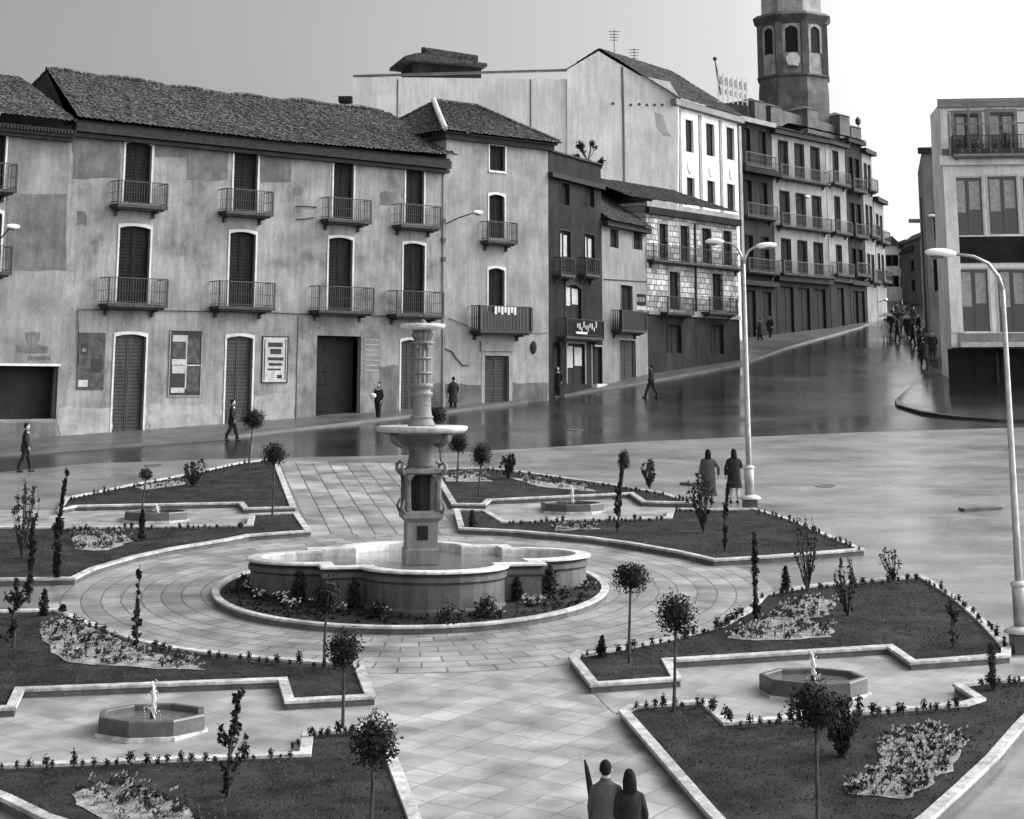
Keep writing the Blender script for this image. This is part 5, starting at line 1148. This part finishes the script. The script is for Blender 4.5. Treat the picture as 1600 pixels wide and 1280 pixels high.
# flowerbeds
def bed(outline, nfl, npl, sz=1.0, mt='soil', petal='petal'):
    P = [G(*q, .16) for q in outline]; P2 = [Vector((p.x, p.y)) for p in P]
    if area(P2) < 0: P2 = P2[::-1]
    Q = []; rn = random.Random(int(outline[0][0]))
    for i in range(len(P2)):
        a, b = P2[i], P2[(i+1) % len(P2)]
        for k in range(4): t = a.lerp(b, k/4); Q.append(t+Vector((rn.uniform(-.08, .08), rn.uniform(-.08, .08))))
    mb = MB(); mb.v = [(p.x, p.y, gz(p.x, p.y)+.152) for p in Q]; mb.f = [tuple(range(len(Q)))]; tag(mb.build('flowerbed_soil', mt), kind='structure')
    x0, x1, y0, y1 = min(p.x for p in Q), max(p.x for p in Q), min(p.y for p in Q), max(p.y for p in Q)
    f = MB(); l = MB()
    def rp():
        for _ in range(60):
            x, y = rn.uniform(x0, x1), rn.uniform(y0, y1)
            if pip(Q, x, y): return x, y
        return x, y
    for _ in range(int(nfl*.7)):
        x, y = rp(); h = rn.uniform(.0, .16)
        l.tube([(x, y, gz(x, y)+.15), (x+.01, y, gz(x, y)+.18+h)], .006, 3); leaves(l, (x, y, gz(x, y)+.17+h*.4), .06, 5, .035, rn, .1)
        for j in range(4):
            a = rn.uniform(0, 6.28); s = .022*sz*rn.uniform(.5, 1.6); X, Y, Z = x+rn.uniform(-.09, .09), y+rn.uniform(-.09, .09), gz(x, y)+.17+h*rn.uniform(.6, 1.1)
            f.add([(X-s, Y, Z), (X, Y-s, Z+.02), (X+s, Y, Z+.03), (X, Y+s, Z+.05)], [(0, 1, 2, 3)])
    for _ in range(npl): x, y = rp(); leaves(l, (x, y, gz(x, y)+.24), .10*sz*rn.uniform(.6, 1.3), 26, .04, rn, .2)
    tag(l.build('bed_plants', 'leaf2'), kind='stuff'); tag(f.build('flowers', petal), kind='stuff')
bed([(62, 985), (95, 965), (130, 975), (200, 1008), (300, 1035), (318, 1046), (230, 1043), (110, 1035), (75, 1018)], 150, 60)
bed([(112, 1238), (150, 1228), (210, 1222), (250, 1240), (300, 1268), (340, 1300), (180, 1300), (130, 1262)], 60, 35)
bed([(1130, 996), (1190, 968), (1230, 948), (1262, 932), (1312, 940), (1300, 960), (1262, 966), (1305, 985), (1290, 996), (1200, 1000)], 140, 50)
bed([(1376, 1160), (1400, 1145), (1440, 1138), (1490, 1147), (1508, 1160), (1495, 1195), (1455, 1225), (1405, 1248), (1325, 1238), (1352, 1215), (1372, 1190)], 190, 65)
bed([(108, 838), (190, 833), (205, 845), (170, 860), (120, 858)], 40, 20); bed([(865, 822), (930, 820), (935, 826), (870, 829)], 20, 12)
bed([(690, 742), (745, 741), (770, 752), (700, 752)], 30, 6); bed([(800, 746), (900, 757), (935, 768), (840, 760)], 40, 10); bed([(210, 760), (290, 748), (290, 757), (225, 765)], 30, 10)
# white flower clumps in the round bed
mb = MB(); l = MB(); rn = random.Random(4)
for x, y in ((403, 935), (440, 938), (448, 945), (495, 948), (530, 955), (597, 962), (594, 958), (828, 942), (838, 945), (912, 918), (390, 920), (780, 960), (460, 950)):
    p = G(x, y, .15)
    for _ in range(16): X, Y, Z = p.x+rn.gauss(0, .09), p.y+rn.gauss(0, .09), p.z+rn.uniform(0, .18); s = .035; mb.add([(X-s, Y, Z), (X, Y-s, Z+.02), (X+s, Y, Z+.03), (X, Y+s, Z+.05)], [(0, 1, 2, 3)])
    leaves(l, (p.x, p.y, p.z+.05), .14, 30, .05, rn, .2)
tag(mb.build('white_flowers', 'petal'), kind='stuff')
for _ in range(420):
    a = rn.uniform(0, 6.28); r_ = rn.uniform(3.3, 4.4); X, Y = bedC.x+r_*math.cos(a), bedC.y+r_*math.sin(a); leaves(l, (X, Y, gz(X, Y)+.17), .07, 7, .05, rn, .2)
tag(l.build('bed_plants', 'leaf'), kind='stuff')
for lab_, x_, y_, z_ in LV:
    e = empty('balcony_plant', (x_, y_, z_), 0, lab_, 'plant', 'plants on the gallery house balcony'); mb = MB(); mb.lathe([(.14, 0), (.2, .3)], 10); mb.build('pot', 'grey', e); mb = MB(); leaves(mb, (0, 0, .6), .42, 120, .08, rn, .2); mb.build('foliage', 'leaf3', e)
# roof plants on C
for i, (x, y, h, w_) in enumerate(((918, 247, 34, 34), (900, 247, 12, 12), (937, 250, 14, 10))):
    u, z = Cb.px(x, y, .6); P = Vector((Cb.P0.x, Cb.P0.y, 0))+Cb.U*u+Cb.I*.6; e = empty('roof_plant', (P.x, P.y, zc+Cb.zb), 0, ['large spreading potted plant on top of the dark narrow house', 'small potted plant left of the large one on the dark narrow house', 'small potted plant on the right corner of the dark narrow house'][i], 'plant', 'potted plants on the parapet')
    k = 1/ppm(P.y); rn = random.Random(i+50); mb = MB(); mb.lathe([(.14, 0), (.2, .3)], 10); mb.build('pot', 'darkw', e); mb = MB(); lb_ = MB()
    for j in range(12 if i == 0 else 4):
        a = rn.uniform(0, 6.28); r_ = w_*k*.5*rn.uniform(.5, 1); hh = h*k*rn.uniform(.6, 1.05); mb.tube([(0, 0, .25), (r_*.5*math.cos(a), r_*.4*math.sin(a), hh*.6), (r_*math.cos(a), r_*math.sin(a), hh)], [.025, .02, .01], 5); leaves(lb_, (r_*math.cos(a), r_*math.sin(a), hh), .2, 26, .09, rn, .2)
    mb.build('stems', 'bark', e); lb_.build('foliage', 'leaf', e)
# ================================================================== people
def person(x, y, label, top=None, h=1.68, yaw=0, coat='coatd', hem=.5, stride=.12, arms=((.05, -.05), (.05, .05)), long=False, legs='coatd', vox=.022, hat=False, loc=None, skirt=False, wide=1.0, group=None, lean=0, hold=None):
    p = loc or G(x, y); g = gz(p.x, p.y)
    S = h/1.70
    b = MB(); sx_ = .10
    ank = ((-sx_, stride), (sx_, -stride)); 
    for (ax_, ay) in ank:
        b.tube([(ax_*.9, 0, .93), (ax_, ay*.45+.03, .50), (ax_, ay*.9, .28), (ax_, ay, .08)], [.095, .062, .055, .042], 10)
        b.ell((ax_, ay+.06, .05), (.045, .12, .045), 10, 6)
    b.loft([(.82, 0, 0, .14, .10), (.95, 0, 0, .165, .11), (1.1, 0, 0, .14, .10), (1.28, 0, .0, .17, .11), (1.40, 0, 0, .16, .09), (1.45, 0, 0, .07, .06)], 14)
    b.tube([(0, -.005, 1.42), (0, .005, 1.55)], .055, 10)
    b.ell((0, .01, 1.60), (.074, .092, .112), 16, 12); b.ell((0, .055, 1.55), (.05, .05, .06), 10, 8); b.ell((0, .105, 1.585), (.014, .022, .022), 8, 6)
    for s in (-1, 1): b.ell((s*.077, 0, 1.59), (.012, .025, .032), 8, 6)
    arm = []
    for s, (fy, ox) in zip((-1, 1), arms):
        sh = Vector((s*.160*wide, 0, 1.345)); el = Vector((s*(.20+abs(ox))*wide, fy*.5-.03, 1.10)); wr = Vector((s*(.19+abs(ox)*.9)*wide, fy+.05, .87))
        if hold == s: el = Vector((s*.27, -.02, 1.13)); wr = Vector((s*.17, .20, 1.16))
        arm.append((sh, el, wr)); b.tube([sh, el, wr], [.052, .04, .028], 10)
        dv = (wr-el).normalized(); b.ell(tuple(wr+dv*.05), (.022, .038, .048), 10, 8)
        for k in range(4):
            q = wr+dv*.085+Vector((0, (k-1.5)*.02, 0)); L = (.06, .072, .068, .052)[k]; b.tube([q, q+dv*L*.55, q+dv*L+Vector((-s*.02, .012, 0))], [.0095, .009, .008], 6)
        q = wr+dv*.03+Vector((0, .035, 0)); b.tube([q, q+dv*.03+Vector((0, .025, 0)), q+dv*.06+Vector((0, .03, 0))], [.011, .010, .008], 6)
    o = remeshed(b, 'person', 'skin', None, vox*.8 if vox < .02 else vox); o.location = (p.x, p.y, g); o.rotation_euler = (lean, 0, yaw); o.scale = (S, S, S)
    tag(o, label, 'person', group)
    # trousers or stockings
    if not skirt:
        t = MB()
        for (ax_, ay) in ank: t.tube([(ax_*.9, 0, .95), (ax_, ay*.45+.03, .50), (ax_, ay*.9, .28), (ax_, ay, .09)], [.115, .085, .078, .075], 12)
        t.loft([(.84, 0, 0, .17, .12), (.98, 0, 0, .18, .125), (1.08, 0, 0, .16, .11)], 14); remeshed(t, 'trousers', legs, o, vox)
    t = MB()
    for (ax_, ay) in ank: t.ell((ax_, ay+.05, .045), (.052, .14, .05), 10, 8)
    t.build('shoes', 'shoe', o, True)
    c = MB(); fl = 1.15 if hem < .7 else 1.0
    c.loft([(hem, 0, 0, .215*wide*fl, .175*fl), (hem+.25, 0, 0, .205*wide, .16), (.98, 0, 0, .19*wide, .145), (1.12, 0, 0, .175*wide, .135), (1.28, 0, -.005, .19*wide, .13), (1.36, 0, -.01, .195*wide, .10), (1.41, 0, -.01, .15*wide, .082), (1.445, 0, 0, .085, .075), (1.49, 0, 0, .068, .068)], 20)
    for sh, el, wr in arm: c.tube([sh, sh.lerp(el, .5), el, wr.lerp(el, .06)], [.062, .06, .054, .046], 10); c.ell(tuple(sh), (.060, .066, .056), 10, 8)
    remeshed(c, 'coat', coat, o, vox*.9)
    hr = MB(); hr.ell((0, -.012, 1.62), (.085, .10, .108), 14, 10)
    if long: hr.loft([(1.37, 0, -.06, .095, .04), (1.45, 0, -.055, .105, .06), (1.56, 0, -.035, .104, .085), (1.66, 0, -.02, .08, .08)], 12)
    else: hr.ell((0, -.05, 1.585), (.074, .06, .06), 12, 8)
    remeshed(hr, 'hair', 'hair', o, vox*.7)
    for s in (-1, 1): e_ = MB(); e_.ell((s*.03, .096, 1.605), (.009, .006, .007), 6, 4); e_.build('eye', 'shoe', o)
    if hat: t = MB(); t.lathe([(.15, 1.66), (.15, 1.67), (.09, 1.675), (.085, 1.76), (.05, 1.775)], 14); t.build('hat', coat, o)
    return o, p, S
person(38, 738, 'person in a dark coat walking on the road at the left edge', h=1.74, yaw=-1.3, stride=.2, hem=.72)
person(362, 690, 'person in dark clothes walking past the second doorway of the long house', h=1.72, yaw=-1.5, stride=.22, hem=.7)
o, p, S = person(591, 656, 'man in a dark jacket holding a pale bundle by the gate', h=1.75, yaw=2.6, stride=.08, hem=.75, hold=1)
pb = empty('pale_bundle', (p.x-.25, p.y-.28, gz(p.x, p.y)+1.12), 0, 'small pale bundle held by the man at the gate', 'bundle'); mb = MB(); mb.ell((0, 0, 0), (.16, .1, .13), 10, 8); mb.build('wrapping', 'coatl', pb, True)
person(708, 642, 'person in a long dark coat standing in front of the corner house wall', h=1.66, yaw=.4, hem=.42, stride=.06, wide=1.1)
person(872, 622, 'dark figure standing by the shop front of the dark narrow house', h=1.66, yaw=2.8, hem=.5, stride=.06)
person(1018, 622, 'person in dark clothes striding along the kerb below the stone house', h=1.72, yaw=1.2, stride=.3, hem=.75)
person(1108, 786, 'woman in a grey long coat walking beside the lamp, her arm swung out', h=1.67, yaw=-.2, coat='coatm', hem=.22, stride=.1, wide=1.15, arms=((.05, .02), (.06, .09)), long=True, skirt=True, vox=.018)
person(1148, 786, 'woman in a black knee length coat with a pale glove next to the lamp plinth', h=1.68, yaw=.1, coat='coatd', hem=.48, stride=.06, wide=1.12, long=True, skirt=True, vox=.018, hold=1)
fm = Vector((1.32, 25.9, 0))
def at_scale(x, ytop, h, Y): return Vector((ray(x, ytop).x/ray(x, ytop).y*Y, Y, 0))
def place_by_head(x, ytop, h):
    lo, hi = 15, 60
    for _ in range(50):
        Y = (lo+hi)/2; z = zat(0, Y, ytop); g = gz(0, Y)+h
        if z > g: lo = Y
        else: hi = Y
    d = ray(x, ytop); return Vector((d.x/d.y*Y, Y, 0))
pm = place_by_head(946, 1187, 1.62); pw = place_by_head(983, 1201, 1.53)
print('COUPLE', pm, pw)
person(0, 0, 'man with short dark hair in a grey jacket at the bottom of the path', h=1.60, coat='coatm', hem=.74, stride=.1, vox=.012, loc=pm, wide=1.02, yaw=-.05, arms=((.14, .0), (.03, .02)))
person(0, 0, 'dark haired woman in a dark coat beside the jacketed man at the bottom', h=1.51, coat='coatd', hem=.45, stride=.08, vox=.012, loc=pw, wide=.98, yaw=.05, long=True, skirt=True, arms=((.03, .0), (.05, .03)))
um = empty('folded_umbrella', (pm.x-.21, pm.y+.10, gz(pm.x, pm.y)+.88), 0, 'black folded umbrella sticking up over the left shoulder of the jacketed man', 'umbrella')
mb = MB(); mb.tube([(.05, 0, 0), (.02, 0, .35), (-.03, .02, .62), (-.055, .02, .72)], [.02, .045, .028, .012], 10); mb.build('canopy', 'coatd', um, True)
mb = MB(); mb.tube([(-.055, .02, .70), (-.10, .03, .84)], [.006, .004], 6); mb.build('tip', 'steel', um)
# street crowd
crowd = [(1384, 536, 'person in a pale coat under the white umbrella in the street', 'coatl', .4), (1403, 533, 'dark clad person right of the pale coated one in the street', 'coatd', .5), (1419, 528, 'dark clad person in the middle of the bright street', 'coatd', .5),
         (1396, 512, 'dark figure farther up the street on the left', 'coatd', .6), (1428, 512, 'dark figure farther up the street on the right', 'coatm', .6), (1445, 574, 'dark clad person walking near the corner of the gallery house', 'coatd', .5), (1437, 548, 'dark clad person behind the one at the gallery house corner', 'coatd', .5), (1458, 560, 'person in a dark coat close to the right side house', 'coatd', .5), (1410, 500, 'small dark figure at the top of the street', 'coatd', .6),
         (1392, 524, 'figure in a short dark coat at the left of the street crowd', 'coatd', .7), (1412, 520, 'grey coated figure between two dark ones in the street', 'coatm', .5), (1436, 526, 'dark figure by the right wall of the street', 'coatd', .6), (1450, 545, 'grey coated figure close to the right side house', 'coatm', .5), (1426, 540, 'dark clad person apart from the crowd in the bright road', 'coatd', .6), (1402, 506, 'small grey figure high in the street', 'coatm', .6),
         (1188, 535, 'dark figure on the pavement before the dark tall house', 'coatd', .5), (1204, 530, 'second dark figure on the pavement right of the one before the dark tall house', 'coatd', .6)]
for i, (x, y, l, c, hm) in enumerate(crowd):
    person(x, y, l, h=1.78, yaw=(i*1.3) % 6.2, coat=c, hem=hm, stride=.1+.05*(i % 3), vox=.04, wide=1.25, skirt=(c == 'coatl'), group='people in the street')
def umbrella(x, y, h, mt, label):
    p = G(x, y); e = empty('umbrella', (p.x+.1, p.y-.05, gz(p.x, p.y)), 0, label, 'umbrella'); mb = MB(); mb.tube([(0, 0, .95), (0, 0, h+.1)], .012, 5); mb.build('shaft', 'iron', e)
    mb = MB(); mb.lathe([(.55, h-.22), (.45, h-.1), (.25, h), (.02, h+.06)], 10, cap=False); mb.build('canopy', mt, e)
umbrella(1384, 536, 2.15, 'coatl', 'white open umbrella over the pale coated person in the street'); umbrella(1445, 574, 2.1, 'coatd', 'black open umbrella over the person at the corner of the gallery house'); umbrella(1405, 533, 2.1, 'coatd', 'black open umbrella in the middle of the street')
# street signs on the right
p = G(1450, 556); e = empty('street_sign', (p.x, p.y, gz(p.x, p.y)), 0, 'projecting sign post beside the right side house', 'sign'); H = zat(p.x, p.y, 345)-gz(p.x, p.y)
mb = MB(); mb.tube([(0, 0, 0), (0, 0, H+1.6)], .05, 6); mb.build('post', 'iron', e); mb = MB(); mb.box(-.9, 0, -.05, .05, H-.15, H+.12); mb.build('panel', 'grey', e)
